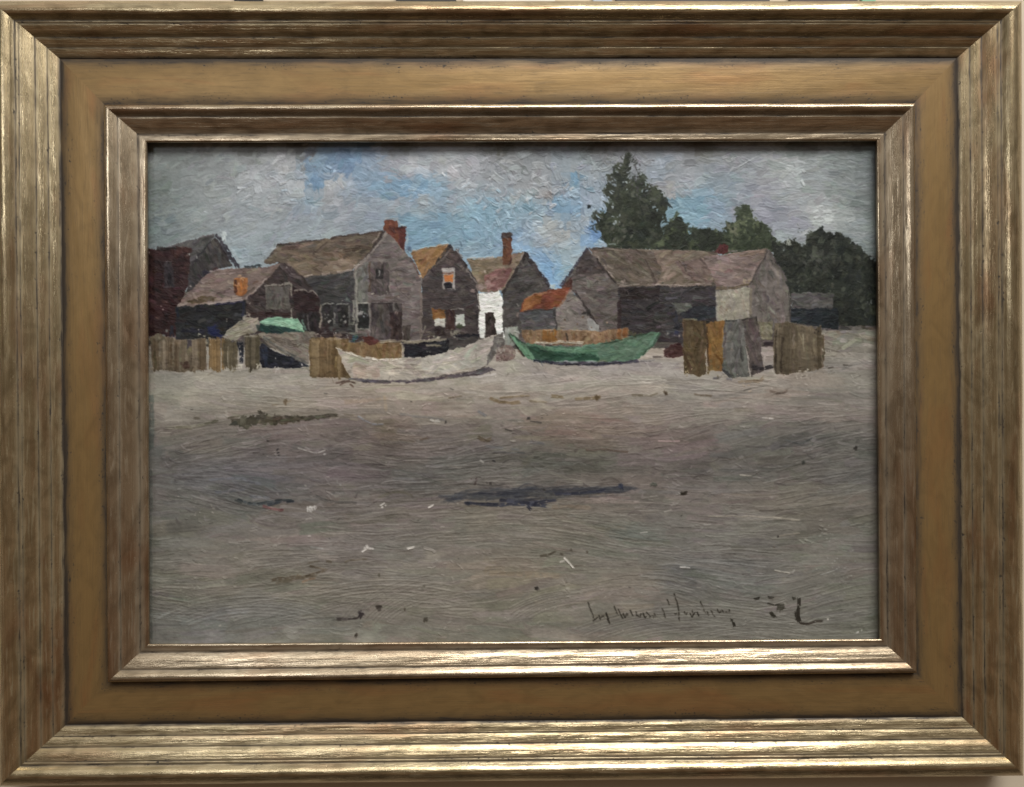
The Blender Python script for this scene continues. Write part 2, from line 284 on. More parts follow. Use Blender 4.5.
gl([(478,437),(486,441),(492,438)],4,(84,74,58)); gl([(480,440),(490,441)],2.4,(76,64,48)); gl([(530,442),(545,444)],3,(82,82,84)); gl([(486,446),(520,450)],2.6,(82,84,86),a=.7); gl([(494,452),(525,453)],1.6,(70,72,74)); gl([(520,457),(527,457)],1.8,(66,66,62)); gl([(534,457),(540,457)],1.8,(68,68,62)); dab('painted_ground',494,461,1.6,(56,54,56),n=2); gl([(586,450),(600,449),(628,452)],2,(84,70,60)); gl([(420,440),(430,437)],2,(84,70,58)); gl([(480,460),(484,463)],1.6,(150,148,142)); gl([(500,468),(540,466),(560,470)],2,(78,76,68),a=.7); gl([(548,472),(565,478),(584,483)],3,(112,110,98),a=.5); gl([(440,464),(462,468)],2,(112,106,98),a=.6)
gl([(474,485),(478,478)],1.8,(64,52,50)); dab('painted_ground',475,480,1.8,(62,50,48),n=4,sp=2,ang=-70); dab('painted_ground',490,485,2,(70,64,62),n=2,sp=1.5)
gl([(400,470),(430,480),(442,484)],3,(84,86,80),a=.6); gl([(380,486),(392,493)],2.4,(84,76,72),a=.7)
for k in range(240):
    x, y = rng.uniform(160, 860), 425+rng.random()**1.5*95
    Ln = rng.uniform(3, 26); c = GR(x, y, 1.8)+rng.choice([-20, -13, 14, 22])*rng.uniform(.6, 1.2)+np.array([0, -2, 1.5])
    stroke(x-Ln/2, y+rng.normal()*1.5, x+Ln/2, y+rng.normal()*1.5, rng.uniform(1, 3), c, a=.6, h=.35, bend=rng.normal()*2, lab=LG, dry=1.1)
# blue-black pool of broken strokes
for k in range(230):
    u = rng.random(); x = 448+u*175; yc = 498-u*9; hw = (7.5*math.sin(math.pi*min(1, u*1.05+.08))**.6 if u < .62 else 3.4)
    y = yc+rng.normal()*hw*.55; Ln = rng.uniform(8, 34)
    c = np.array([[56,60,68],[66,70,74],[44,48,60],[80,80,78],[70,66,66],[40,44,56]][rng.integers(6)])
    stroke(x-Ln/2, y+.8, x+Ln/2, y-.8, rng.uniform(1.2, 3.6), c, a=.42, h=.3, bend=rng.normal()*1.5, lab=LG, dry=1.2, cvar=10)
gl([(465,503),(480,504),(500,505),(520,504),(548,506)],3.4,(42,46,62)); gl([(500,500),(530,503),(556,500)],3.6,(46,50,66)); gl([(555,494),(580,493),(605,490)],3.2,(48,52,68)); dab('painted_ground',622,487,3,(48,54,72),n=3,sp=1.5); dab('painted_ground',468,503,2.6,(44,48,60),n=3,sp=1.5); dab('painted_ground',535,505,3,(38,42,58),n=4,sp=2)
gl([(440,488),(470,486)],3,(84,84,80),a=.6); gl([(585,502),(610,501),(640,502)],4,(128,114,108),a=.6); gl([(590,498),(630,498)],2.5,(122,106,102),a=.6); gl([(552,507),(568,506),(590,508)],4,(112,98,82),a=.7)
# right side tones
gl([(640,438),(660,440),(690,443)],4,(104,88,84),a=.4); gl([(650,445),(700,450),(730,452)],4,(96,84,80),a=.4); gl([(658,441),(680,441)],1.5,(142,118,118)); gl([(762,418),(774,419)],1.4,(160,156,150)); gl([(740,415),(760,417)],1.3,(118,108,104))
gl([(785,440),(800,444),(812,438)],1.6,(62,66,66),a=.8); dab('painted_ground',800,441,1.3,(60,64,64),n=9,sp=6,ang=-20); gl([(780,446),(808,446)],1.4,(70,70,68),a=.7)
dab('painted_ground',855,448,3,(44,42,38),n=4,sp=.5); dab('painted_ground',804,463,2.3,(54,56,52),n=3,sp=.8); gl([(785,463),(802,464)],1.2,(74,72,66)); dab('painted_ground',684,493,3,(46,40,32),n=4,sp=.9,ang=0); dab('painted_ground',653,485,3,(66,68,60),n=4,sp=1.2)
gl([(740,475),(752,476)],1.2,(140,134,122)); gl([(664,512),(672,510)],1.8,(140,136,128)); gl([(700,516),(765,517),(800,520)],1.3,(128,122,108)); gl([(640,533),(648,532)],1.3,(150,148,142)); dab('painted_ground',777,537,1.6,(44,42,38),n=2,sp=.5); dab('painted_ground',774,547,1.6,(76,70,62),n=2); gl([(779,536),(800,533)],1.2,(112,106,94))
gl([(722,563),(740,564),(766,567)],1.2,(132,132,130),h=.6,a=.5); gl([(680,567),(690,568)],1.4,(160,158,154),h=.7); gl([(766,568),(790,573)],1.3,(146,142,130),h=.6)
dab('painted_ground',826,538,1.2,(134,134,128),n=7,sp=4); dab('painted_ground',835,570,1.2,(124,126,120),n=16,sp=9,ang=-40); gl([(820,575),(838,569)],1.2,(120,122,118)); dab('painted_ground',845,588,1.2,(112,112,102),n=14,sp=8,ang=10)
dab('painted_ground',857,632,1.2,(160,160,156),n=3,sp=2,ang=-40); dab('painted_ground',828,619.5,1,(190,186,176),n=2,sp=.3); dab('painted_ground',552,610,1.2,(124,118,104),n=16,sp=8,ang=0); dab('painted_ground',193,588,1.3,(118,118,106),n=22,sp=9,ang=-25); dab('painted_ground',198,505,1.3,(124,120,112),n=9,sp=10,ang=0); dab('painted_ground',212,509,1.6,(126,122,114),n=3,sp=2); dab('painted_ground',270,620,1.2,(122,122,116),n=6,sp=5)
gl([(205,620),(225,610),(250,612)],8,(98,102,104),a=.35); gl([(192,636),(235,634)],4,(104,106,102),a=.5); gl([(155,620),(170,612),(185,620)],2,(112,116,112),a=.6)
gl([(151,395),(152,420),(151,450)],5,(56,68,64),a=.6); gl([(151,470),(151,640)],4,(66,72,66),a=.5)  # left edge darkened: dirty green with the lip's shade put into the paint
for k in range(60): dab('painted_ground', rng.uniform(160,865), rng.uniform(380,635), rng.uniform(.8,1.3), rng.choice([58,66,124,134])*np.array([1,.97,.9]), L=rng.uniform(1,4), ang=0, a=.7)
#VILLAGE
T = 'painted_tree'
def foliage(lab, pts, cs, n, r=(2, 4.5), out=3., hi=None):
    """a crown: dabs through its outline, some beyond it, lighter touches on top"""
    reg(lab, pts, cs, -70, 11, 6, wob=3.2, jit=6, aj=40, h=.15)
    p = np.array(pts, float); M, _ = pmask(pts, 3); l = lid(lab)
    xa, xb, ya, yb = p[:, 0].min(), p[:, 0].max(), p[:, 1].min(), p[:, 1].max(); k = 0
    while k < n:
        x, y = rng.uniform(xa-out, xb+out), rng.uniform(ya-out, yb)
        a, b = cv(x, y); ok = False
        o = out/RES
        for _ in range(4):
            ia, ib = int(a+rng.normal()*o*.5), int(b+rng.normal()*o*.5)
            if 0 <= ia < Wn and 0 <= ib < Hn and M[ib, ia] > .5: ok = True
        k += 1
        if not ok: continue
        c = mixc(cs); 
        if hi is not None and rng.random() < .16: c = np.array(hi, float)
        if rng.random() < .35:      # feathery touches dragged over the edge
            xe, ye = x+rng.normal()*3, y+rng.normal()*3-1; dab(lab if rng.random() < .5 else None, xe, ye, rng.uniform(.7, 1.6), np.array(c)+14, L=2.6, ang=-60, h=.2, a=.45)
        dab(lab, x, y, rng.uniform(*r)*(.6 if k % 3 else 1.3), c, L=1.9, h=.16, jit=7, a=.75)
DG = [(40,52,42),(50,62,44),(32,42,38),(62,74,52),(72,80,62)]
foliage(T+':1|', [(625,153),(631,156),(630,166),(628,178),(636,182),(640,175),(645,182),(654,190),(664,194),(667,204),(666,216),(660,224),(664,240),(664,249),(608,250),(604,238),(598,226),(592,218),(600,213),(606,214),(605,205),(612,202),(606,196),(605,186),(608,176),(614,172),(614,165),(622,164)], DG, 520, hi=(74,80,68))
for x, y, n in [(611,180,4),(626,184,5),(630,172,2),(612,206,4),(617,219,6),(615,226,3),(604,203,3),(622,150,1)]: dab('painted_sky', x, y, 2, (132,142,150), n=n, sp=2)
for q in range(14): ln(T+':1|', [(626+rng.normal()*2,158+q*1.6),(631+rng.normal(),156+q*1.6)], 1., (48,56,50), h=.4)
for k in range(90):      # feathery tips and gaps of sky
    t = rng.random(); sx_ = rng.choice([-1, 1]); yy2 = 156+t*72; hw2 = 5+t*30 if t < .75 else 34
    xx2 = 628+sx_*hw2*rng.uniform(.75, 1.1)
    if rng.random() < .5: dab('painted_sky', xx2, yy2, rng.uniform(1, 2), SKY(xx2, yy2), L=2.2, ang=-50*sx_, h=.4, a=.8)
    else: dab(T+':1|', xx2, yy2, rng.uniform(.8, 1.6), (56,64,58), L=2.6, ang=-50*sx_, h=.3, a=.8)
dab(T+':1|', 589, 206, 2.4, (34,44,48), n=3, sp=.6)
for x, y in [(640,170),(638,178),(645,184),(652,190),(636,188),(644,196)]: dab(T+':1|', x, y, 2, (78,78,84), n=4, sp=2.4)
dab(T+':1|', 622, 232, 2.2, (92,94,84), n=12, sp=5, ang=-60)
foliage(T+':2|', [(658,252),(658,240),(664,230),(668,224),(677,216),(684,222),(690,234),(696,228),(704,229),(714,232),(722,233),(730,240),(728,253),(662,250)], [(52,64,46),(46,58,44),(42,50,44)], 190, hi=(84,98,66))
foliage(T+':3|', [(724,240),(726,222),(736,222),(740,214),(742,206),(748,204),(752,214),(756,220),(766,228),(774,236),(778,248),(770,252),(740,254),(726,254)], [(56,70,48),(62,76,52),(50,62,48)], 220, hi=(96,108,76))
dab(T+':3|', 734, 230, 3, (116,120,96), n=6, sp=3); dab(T+':3|', 745, 222, 2.6, (92,104,74), n=8, sp=4)
foliage(T+':4|', [(772,236),(776,246),(784,252),(786,240),(796,240),(800,246),(806,244),(812,232),(820,230),(826,232),(834,236),(840,232),(850,240),(862,248),(870,258),(884,264),(886,332),(800,330),(786,292),(774,262)], [(40,48,44),(34,42,38),(52,58,48),(34,42,40),(64,72,58)], 620, hi=(76,84,70))
dab(T+':4|', 812, 262, 4, (64,68,62), n=14, sp=7, ang=60); dab('painted_sky', 790, 243, 2.4, (146,150,138), n=4, sp=1.4); dab(T+':4|', 795, 242, 2.6, (46,54,42), n=5, sp=2); dab(T+':4|', 808, 230, 1.2, (70,80,70), n=16, sp=5); dab(T+':4|', 784, 245, 2, (44,52,44), n=7, sp=3)
dab(T+':4|', 835, 276, 1.2, (106,116,104), n=3, sp=1.5, ang=-60); dab(T+':4|', 798, 285, 1.6, (90,98,86), n=5, sp=3, ang=75)
# low building at the right, behind the shed
B = 'painted_house'
reg('painted_ground', [(146,300),(180,292),(300,292),(420,300),(560,300),(700,300),(792,312),(838,326),(884,326),(884,345),(700,348),(420,350),(146,346)], [(70,64,60),(60,56,54),(80,74,68)], 0, 12, 4, h=.1)
reg('painted_ground', [(786,330),(838,331),(884,329),(884,352),(786,352)], [(104,102,92),(98,96,86),(112,106,98)], 0, 16, 4)
reg(B+':9|', [(790,306),(838,308),(838,330),(826,328),(790,322)], [(36,46,54),(32,40,46),(42,52,60)], 0, 10, 3)
reg(B+':9|roof', [(791,293),(812,292),(834,294),(832,309),(791,308)], [(84,88,84),(94,98,94),(74,78,76)], 2, 16, 2)
dab(T+':4|', 870, 302, 1.6, (120,130,128), n=4, sp=1.5)
# far gabled house, left
reg(B+':1|', [(188,262),(206,247),(214,237),(222,246),(233,266),(212,271),(205,282),(192,292),(187,292)], [(66,62,62),(74,70,68),(58,54,58)], 60, 10, 3)
reg(B+':1|roof', [(163,249),(180,243),(200,237),(215,234),(210,242),(200,258),(190,266),(188,252)], [(84,88,86),(76,80,78),(90,92,90)], -35, 12, 3)
ln(B+':1|roof', [(216,235),(224,246),(232,258),(239,268)], 5, (46,46,54)); ln(B+':1|roof', [(219,244),(230,262)], 2.5, (52,46,50)); ln(B+':1|roof', [(210,242),(200,255),(190,268)], 1.6, (44,44,52)); ln(B+':1|roof', [(204,250),(192,263)], 2, (52,54,58)); ln(B+':1|roof', [(166,248),(185,242),(214,234)],1.4,(104,108,108))
ln('painted_sky', [(221,234),(227,243),(235,254),(241,264)], 2.6, (166,176,182), h=.7); dab('painted_sky', 224, 237, 3.4, (170,180,184), n=4, sp=1, ang=60)
dab(B+':1|', 197, 257, 1.5, (150,152,148), n=2, sp=.4); dab(B+':1|', 208, 276, 3, (44,40,58), n=7, sp=2.5); dab(B+':1|', 219, 272, 2.2, (84,54,56), n=7, sp=3, ang=0)
# red building
reg('painted_barn:1|', [(140,249),(192,248),(190,258),(188,284),(182,300),(176,308),(177,336),(140,336)], [(58,32,34),(66,34,36),(52,28,32),(62,36,34)], 20, 9, 3.4)
ln('painted_barn:1|', [(140,249.5),(165,249),(190,250)], 2.6, (34,28,28)); dab('painted_barn:1|',182,253,4,(76,40,36),n=12,sp=4); ln('painted_barn:1|', [(148,252),(148,300)], 2, (46,26,30))
reg('painted_barn:1|window', [(164,262),(172,262),(175,287),(165,288)], [(66,56,62),(56,48,54)], 80, 7, 2); ln('painted_barn:1|window', [(170,274),(170,286)], 3.4, (36,32,40)); ln('painted_barn:1|window', [(163,287.5),(174,287.5)], 1, (92,82,86)); ln('painted_barn:1|window', [(165,262),(173,262)], 1, (92,82,86))
for x, y in [(149,253),(175,273),(188,273),(187,256),(189,255),(190,287),(163,309),(148,297),(161,306)]: dab('painted_barn:1|', x, y, 1.1, (150,140,134), n=1)
dab('painted_sky', 188.5, 254, 1.6, (160,166,160), n=2, sp=.6)
# low shed left, brown roof
reg(B+':2|', [(176,307),(210,303),(246,299),(280,261),(292,264),(306,273),(318,282),(324,296),(324,333),(300,334),(258,336),(210,339),(176,338)], [(66,54,54),(74,62,60),(58,46,46)], 30, 9, 3)
reg(B+':2|', [(176,307),(212,302),(245,299),(246,320),(236,332),(210,339),(176,339)], [(40,42,46),(46,46,44),(34,38,44)], 0, 12, 3)
ln(B+':2|', [(215,303),(244,301)], 4, (40,40,78)); ln(B+':2|', [(243,301),(243,318)], 3, (38,42,66)); dab(B+':2|', 215, 331, 4, (30,40,92), n=10, sp=3, ang=0); ln(B+':2|', [(178,308),(178,318)],2.4,(38,48,72)); ln(B+':2|', [(182,330),(205,332)],4,(36,38,58)); ln(B+':2|',[(172,326),(172,336)],4,(40,50,68))
reg(B+':2|roof', [(177,306),(188,293),(200,281),(213,271),(240,268),(265,267),(281,263),(272,275),(258,288),(246,299),(215,303),(190,306)], [(122,110,100),(112,100,90),(128,118,104)], -8, 14, 3.4)
reg(B+':2|roof', [(186,303),(198,297),(214,296),(218,300),(196,304)], [(98,86,60),(88,78,56)], 0, 8, 2.4)
ln(B+':2|roof', [(178,306),(188,303)], 3, (150,144,132)); ln(B+':2|roof', [(208,303.5),(222,302),(243,299)], 2.4, (156,152,142), h=.6); ln(B+':2|roof', [(214,300),(240,297)], 3, (146,136,120)); ln(B+':2|roof', [(210,272),(222,270)], 1.6, (152,146,140)); ln(B+':2|roof',[(215,275),(236,273)],1.4,(146,134,126)); ln(B+':2|roof', [(217,294),(230,290)], 2.5, (92,78,76)); ln(B+':2|roof', [(246,299),(262,284),(274,272)], 1.3, (160,154,144)); ln(B+':2|roof', [(247,301),(262,286)],1.4,(54,44,44)); ln('painted_tree:5|', [(244,266),(252,267),(262,265)], 2.4, (48,60,66))
reg(B+':2|chimney', [(234,279),(238,277),(248,277),(247,292),(244,297),(236,296),(234,290)], [(176,108,50),(188,118,60),(150,88,44)], 85, 8, 2.5); ln(B+':2|chimney', [(235.5,279),(235.5,294)], 3, (88,48,36)); dab(B+':2|chimney', 243, 279, 2, (200,156,116), n=5, sp=1.8); dab(B+':2|chimney', 239, 284, 1.4, (206,150,120), n=2, sp=.6); ln(B+':2|chimney', [(241,282),(242,290)], 1.6, (206,116,40))
reg(B+':2|door', [(266,287),(290,286),(290,309),(266,309)], [(90,86,80),(96,92,86),(84,80,76)], 90, 10, 2.6)
ln(B+':2|door', [(265,286),(278,285),(291,283.5)], 2.2, (150,146,136)); ln(B+':2|door', [(291,284),(292,296),(293,308)], 1.8, (154,148,134)); ln(B+':2|door', [(266,288),(267,308)], 1.2, (110,104,98)); ln(B+':2|',[(250,314),(290,314)],4,(62,38,36)); ln(B+':2|', [(280,265),(290,275),(302,279)], 3, (84,72,74)); dab(B+':2|', 287, 268, 1.2, (130,126,126), n=2, sp=.4); dab(B+':2|', 250, 303, 1.4, (128,116,110), n=2, sp=.4)
reg(B+':2|', [(293,288),(318,292),(320,312),(294,311)], [(54,34,36),(60,38,38),(48,30,34)], 0, 9, 2.6); ln(B+':2|', [(295,290),(304,289),(308,292),(312,290),(318,296)], 1.6, (146,140,130)); ln(B+':2|', [(303,312),(305,330)],1.3,(98,92,92)); reg(B+':2|door:2', [(297,313),(319,312),(320,331),(300,332)], [(48,42,44),(40,36,38)], 90, 8, 2.5); ln(B+':2|door:2', [(307,314),(309,331)], 1.5, (92,88,88)); ln(B+':2|',[(292,308),(292,320)],1.2,(150,144,130))
# big house
reg(B+':3|', [(303,276),(356,270),(357,332),(321,333),(320,300),(312,288)], [(66,66,68),(72,72,72),(60,60,62)], 0, 12, 3)
reg(B+':3|', [(354,270),(370,250),(386,230),(394,236),(406,252),(421,276),(422,341),(402,344),(356,333)], [(112,102,100),(104,96,94),(118,108,106)], 0, 12, 2.6)
reg(B+':3|', [(355,270),(368,262),(368,300),(358,330),(355,320)], [(108,108,102),(100,100,96)], 90, 10, 2.6)
reg(B+':3|roof', [(264,263),(271,253),(278,244),(310,241),(345,236),(384,231),(378,241),(366,256),(353,270),(330,274),(303,277),(292,268),(281,262),(268,264)], [(100,92,76),(94,86,72),(106,98,78)], -6, 16, 3.4)
reg(B+':3|roof', [(286,262),(300,254),(330,252),(352,252),(362,256),(352,270),(304,276)], [(108,98,76),(116,106,86),(104,96,74)], 10, 14, 3.2); reg(B+':3|roof', [(325,262),(350,258),(354,269),(322,273)], [(128,118,98),(118,108,86)], -10, 10, 3); ln(B+':3|roof', [(344,250),(360,248)], 3, (84,72,56)); ln(B+':3|roof',[(344,258),(352,254)],2.6,(84,74,58)); ln(B+':3|roof',[(282,248),(300,247)],3,(94,76,66)); ln(B+':3|roof', [(264,263),(271,254),(279,246)],2,(86,88,86))
ln(B+':3|roof', [(278,244.5),(300,243),(318,240)], 1.8, (60,56,54)); ln(B+':3|roof', [(318,240),(345,236),(384,231)], 1.6, (66,54,46)); ln(B+':3|roof', [(304,276.5),(330,273.5),(352,270)], 2, (158,152,138), h=.6); ln(B+':3|roof', [(384,232),(376,243),(366,258)], 2.4, (60,52,48)); ln(B+':3|roof', [(380,233),(372,244)], 1.3, (156,150,136)); ln(B+':3|roof', [(388,231),(378,245),(366,259),(354,270)], 2.2, (144,144,132), h=.6); dab(B+':3|roof', 355, 266, 2, (156,154,140), n=3, sp=1)
ln('painted_sky', [(262,262),(268,254),(276,244)], 2.4, (142,150,156)); ln('painted_sky', [(282,242),(300,240.5)], 1.4, (152,154,160))
ln(B+':3|roof:2', [(388,232),(396,240),(406,252)], 1.6, (136,124,114)); ln(B+':3|roof:2', [(406,252),(414,264),(421,277)], 2, (100,76,64)); ln(B+':3|roof:2', [(398,243),(404,252)], 1.3, (156,150,130))
ln(B+':3|', [(356,272),(357,300),(357,333)], 2.4, (150,148,138)); ln(B+':3|', [(421,276),(421,340)], 2.2, (118,106,98)); ln(B+':3|', [(372,257),(392,257)], 2, (90,76,74)); ln(B+':3|', [(390,255),(400,257)], 1.4, (128,116,112))
reg(B+':3|door', [(370,262),(389,262),(390,294),(380,296),(371,294)], [(90,80,80),(84,74,74)], 80, 8, 2.6); ln(B+':3|door', [(369.5,262),(369.5,292)], 2.2, (88,70,56)); ln(B+':3|door',[(389.5,276),(389.5,292)],1.2,(140,130,122))
reg(B+':3|window:2', [(376,269),(384,269),(384,279),(376,279)], [(48,46,48),(56,52,52)], 80, 5, 2, wob=.5); ln(B+':3|window:2', [(379.5,271),(379.5,277)], 1.6, (150,150,146)); dab(B+':3|', 373,294,1.6,(150,144,132),n=2,sp=.6,ang=0); dab(B+':3|', 388,293,1.6,(152,148,140),n=4,sp=1.4); dab(B+':3|', 399,297,1.2,(144,134,124),n=2,sp=1,ang=0); ln(B+':3|', [(372,301),(398,301)], 1.4, (88,76,74))
reg(B+':3|chimney', [(384,221),(390,219.5),(397,221),(399,227),(406,227),(405,240),(405,252),(400,246),(394,238),(388,233),(384,231)], [(122,62,44),(112,52,40),(132,72,50)], 70, 6, 2.4); reg(B+':3|chimney:2', [(397,227),(406,228),(405,252),(399,244)], [(106,46,38),(96,42,38)], 85, 7, 2.4); ln(B+':3|chimney:2', [(399,227.5),(406,228)], 2.4, (62,44,48)); ln(B+':3|chimney', [(392,229),(396,234)], 3, (84,44,40))
ln('painted_sky', [(385,219.5),(391,217.5),(397,219),(400,225)], 1.6, (168,170,166), h=.7); ln('painted_sky', [(400,225.5),(406,226),(407.5,238),(407.5,250),(412,256)], 1.6, (168,180,184), h=.7); dab('painted_sky', 410, 248, 3, (62,92,128), n=3, sp=.7)
for k, (xa, xb) in enumerate([(323,333),(338,348)]):
    wl = B+':3|window:%d' % (3+k); reg(wl, [(xa,305),(xb,304),(xb,327),(xa,327)], [(40,40,40),(50,48,48)], 90, 7, 2.4, wob=.5); ln(wl, [(xa-1,304.5),(xb+1,304)], 1.5, (150,152,146)); ln(wl, [(xb+1,306),(xb+1.5,326)], 2, (112,112,106)); dab(wl, xa+5, 318, 1.3, (150,150,146), n=7, sp=2.6)
    dab(wl, xa+7, 322, 1.8, (156,152,148), n=3, sp=1)
ln(B+':3|', [(321,304),(320,328)], 1.8, (140,130,116)); ln(B+':3|', [(354,300),(354,326)], 1.5, (140,138,126)); dab(B+':3|', 343,300,1.2,(128,128,122),n=3,sp=2,ang=0)
reg(B+':3|window:5', [(358,304),(369,304),(369,330),(358,330)], [(40,42,42),(50,52,52)], 90, 8, 2.4, wob=.5); ln(B+':3|window:5', [(358,303.5),(369,303.5)], 1.6, (156,154,144)); ln(B+':3|window:5', [(358,304),(358,329),(370,329.5)], 1.6, (150,148,138)); ln(B+':3|window:5', [(369.5,304),(369.5,329)], 1.8, (130,126,120)); dab(B+':3|window:5', 361,312,2.2,(150,150,148),n=4,sp=1.4); dab(B+':3|window:5', 365,316,1.3,(156,164,176),n=4,sp=1.4)
reg(B+':3|door:2', [(371,303),(401,303),(402,341),(371,341)], [(82,74,74),(76,68,68),(90,82,80)], 90, 12, 3); reg(B+':3|door:2', [(390,312),(402,312),(402,342),(391,342)], [(62,48,48),(70,54,50)], 90, 10, 2.6); dab(B+':3|door:2', 396,314,1.2,(140,120,116),n=2,sp=1.6,ang=90); dab(B+':3|door:2', 375,314,3,(58,52,54),n=5,sp=2); ln(B+':3|door:2', [(371,303),(400,303)], 1.5, (62,54,54)); ln(B+':3|door:2', [(401.5,303),(402,340)], 1.2, (60,50,48)); reg(B+':3|door:2', [(403,325),(410,325),(410,342),(403,342)], [(76,66,62)], 90, 8, 2.4)
# tan-roofed house
reg(B+':4|', [(422,278),(434,266),(450,246),(458,254),(468,268),(478,282),(479,310),(479,340),(422,341)], [(74,66,66),(68,60,62),(80,70,68)], 0, 12, 2.6); dab(B+':4|', 454,258,4,(80,66,64),n=10,sp=4); ln(B+':4|',[(422,300),(476,298)],3,(66,58,60)); ln(B+':4|', [(421,292),(421,312)], 1.6, (128,112,106)); 
reg(B+':4|roof', [(411,253),(420,249),(434,247),(448,244),(450,246),(440,259),(430,270),(422,279),(420,272),(415,262)], [(152,118,68),(142,108,62),(162,128,76),(136,104,66)], -35, 9, 2.6); ln(B+':4|roof', [(412,252),(424,248),(436,247),(449,243.5)], 1.5, (176,164,132), h=.6); ln(B+':4|roof', [(450,245),(440,258),(430,270),(423,279)], 2.6, (62,58,54)); ln(B+':4|roof', [(452,248),(440,262),(426,277)], 1.4, (106,100,92)); dab(B+':4|roof', 449.5,246,2.4,(44,48,58),n=3,sp=.6); ln(B+':4|roof',[(424,271),(430,262)],1.4,(112,90,60)); dab(B+':4|roof',421,277,1.4,(190,178,146),n=2,sp=.5)
ln(B+':4|roof:2', [(451,246),(458,255),(466,266),(478,283)], 2.4, (52,46,44)); ln('painted_sky', [(453,245),(460,254),(466,259)], 1.6, (160,170,176)); ln(B+':4|', [(467,270),(473,279),(478,284)], 1.6, (140,132,126)); dab(B+':4|', 462,268,1.6,(112,100,92),n=3,sp=1.5)
reg(B+':4|window', [(442,268),(455,268),(455,289),(443,289)], [(150,146,142),(158,154,152)], 90, 6, 2, wob=.5); reg(B+':4|window', [(443.5,275),(453,275),(453,282),(444,282)], [(208,118,54),(192,104,44)], 0, 6, 2.2, wob=.5); reg(B+':4|window', [(445,283),(452,283),(452,288.5),(445,288.5)], [(34,34,42)], 0, 5, 2, wob=.5); ln(B+':4|window', [(443,271),(455,271)], 2, (176,172,172)); ln(B+':4|window',[(442,273),(454,273.5)],1.4,(120,66,50)); dab(B+':4|window',448,281.5,1,(160,100,30),n=3,sp=1.5,ang=0)
reg(B+':4|door', [(432,309),(445,309),(445,319),(433,319)], [(142,92,42),(128,82,38)], 0, 6, 2.4); reg(B+':4|door', [(446,309),(455,309),(455,330),(446,330)], [(66,42,42),(74,48,44)], 90, 7, 2.4)
reg(B+':4|window:2', [(434,319),(445,319),(445,326),(435,326)], [(188,190,180)], 0, 6, 2.4, wob=.6); reg(B+':4|window:2', [(435,327),(445,327),(446,336),(436,336)], [(50,38,40),(58,46,44)], 90, 5, 2.2)
reg(B+':4|window:3', [(456,315),(464,315),(465,325),(456,325)], [(178,184,176)], 0, 6, 2.4, wob=.6); ln(B+':4|window:3', [(450,310),(458,309),(464,310)], 1.6, (128,124,118)); dab(B+':4|window:3',460,326,2.4,(62,70,50),n=5,sp=1.5,ang=0); dab(B+':4|window:3', 459,333,2.4,(128,126,110),n=9,sp=2.6); ln(B+':4|', [(425,325),(422,338)], 1.8, (132,126,110)); ln(B+':4|', [(425,332),(433,333)], 1.4, (104,92,76))
# house with tall chimney and white wall
reg(B+':5|', [(502,292),(512,274),(525,252),(534,262),(543,276),(551,289),(530,297),(522,310),(521,334),(503,334)], [(78,74,74),(72,68,68),(84,80,78)], -15, 10, 2.6)
reg(B+':5|roof', [(467,259),(485,258),(503,257),(512,255),(524,252),(518,264),(510,278),(503,291),(490,292),(480,292),(478,283),(470,268)], [(122,114,88),(114,106,82),(128,118,92)], -5, 12, 3); reg(B+':5|roof', [(484,276),(496,270),(512,268),(506,284),(500,290),(488,290)], [(128,88,82),(116,80,74),(136,104,96)], -30, 8, 2.6); dab(B+':5|roof', 481,286,2.6,(150,138,128),n=12,sp=3); dab(B+':5|roof', 491,286,2.4,(154,128,120),n=7,sp=3); dab(B+':5|roof', 485,273,1.6,(176,170,150),n=3,sp=1.2,ang=60); dab(B+':5|roof',500,288,2,(160,140,132),n=4,sp=1.2)
ln(B+':5|roof', [(468,258),(485,257.5),(502,255.5)], 1.5, (180,182,164), h=.6); ln('painted_sky', [(512,252),(522,250)], 1.6, (172,176,172)); ln(B+':5|roof', [(524,253),(516,267),(508,281),(502,292)], 1.6, (140,126,108)); ln(B+':5|', [(526,253),(518,267),(506,288),(502,294)], 2.6, (54,46,46)); ln(B+':5|roof:2', [(526,253),(534,265),(543,277),(551,288)], 4, (52,46,48)); ln('painted_sky', [(529,252),(538,266),(546,277),(552,287)], 1.8, (148,164,182)); dab('painted_sky', 553,287,2.6,(164,180,182),n=4,sp=1.4)
reg(B+':5|chimney', [(502,236),(511.5,236),(512,250),(510.5,264),(503,264.5),(503,250)], [(112,66,42),(122,74,46),(98,56,40)], 88, 8, 2.2, wob=.7); reg(B+':5|chimney', [(501,233.5),(505,232),(512.5,234),(512,238.5),(501.5,238.5)], [(66,54,56),(76,58,54)], 0, 6, 2); ln(B+':5|chimney', [(511,258),(510,264)], 1.6, (82,44,42))
reg(B+':5|wall', [(478,294),(486,293),(499,291),(501,297),(502.5,303),(502,320),(504,332),(506,340),(498,337),(495,324),(493.5,313),(485,313),(485,330),(484.5,338),(480,338),(479,318),(480,310),(478.5,309)], [(194,200,194),(202,206,202),(186,192,188)], 0, 10, 2.4, h=.4); [ln(B+':5|wall', [(480,q),(500,q-.5+rng.normal()*.5)], .8, (164,168,160), h=.1) for q in (298,301.5,305,308.5,311)]
reg(B+':5|door', [(485,314),(494,313),(495,325),(497,336),(486,338)], [(66,54,50),(58,48,44)], 90, 8, 2.4); dab(B+':5|', 518,304,1.2,(140,136,130),n=2,sp=.6,ang=0); dab(B+':5|', 517,315,2,(112,98,94),n=4,sp=1.4,ang=90)
ln(B+':5|', [(478,285),(479,310)], 1.4, (110,100,88)); ln(B+':4|', [(476,288),(478,336)], 2.4, (60,52,54))
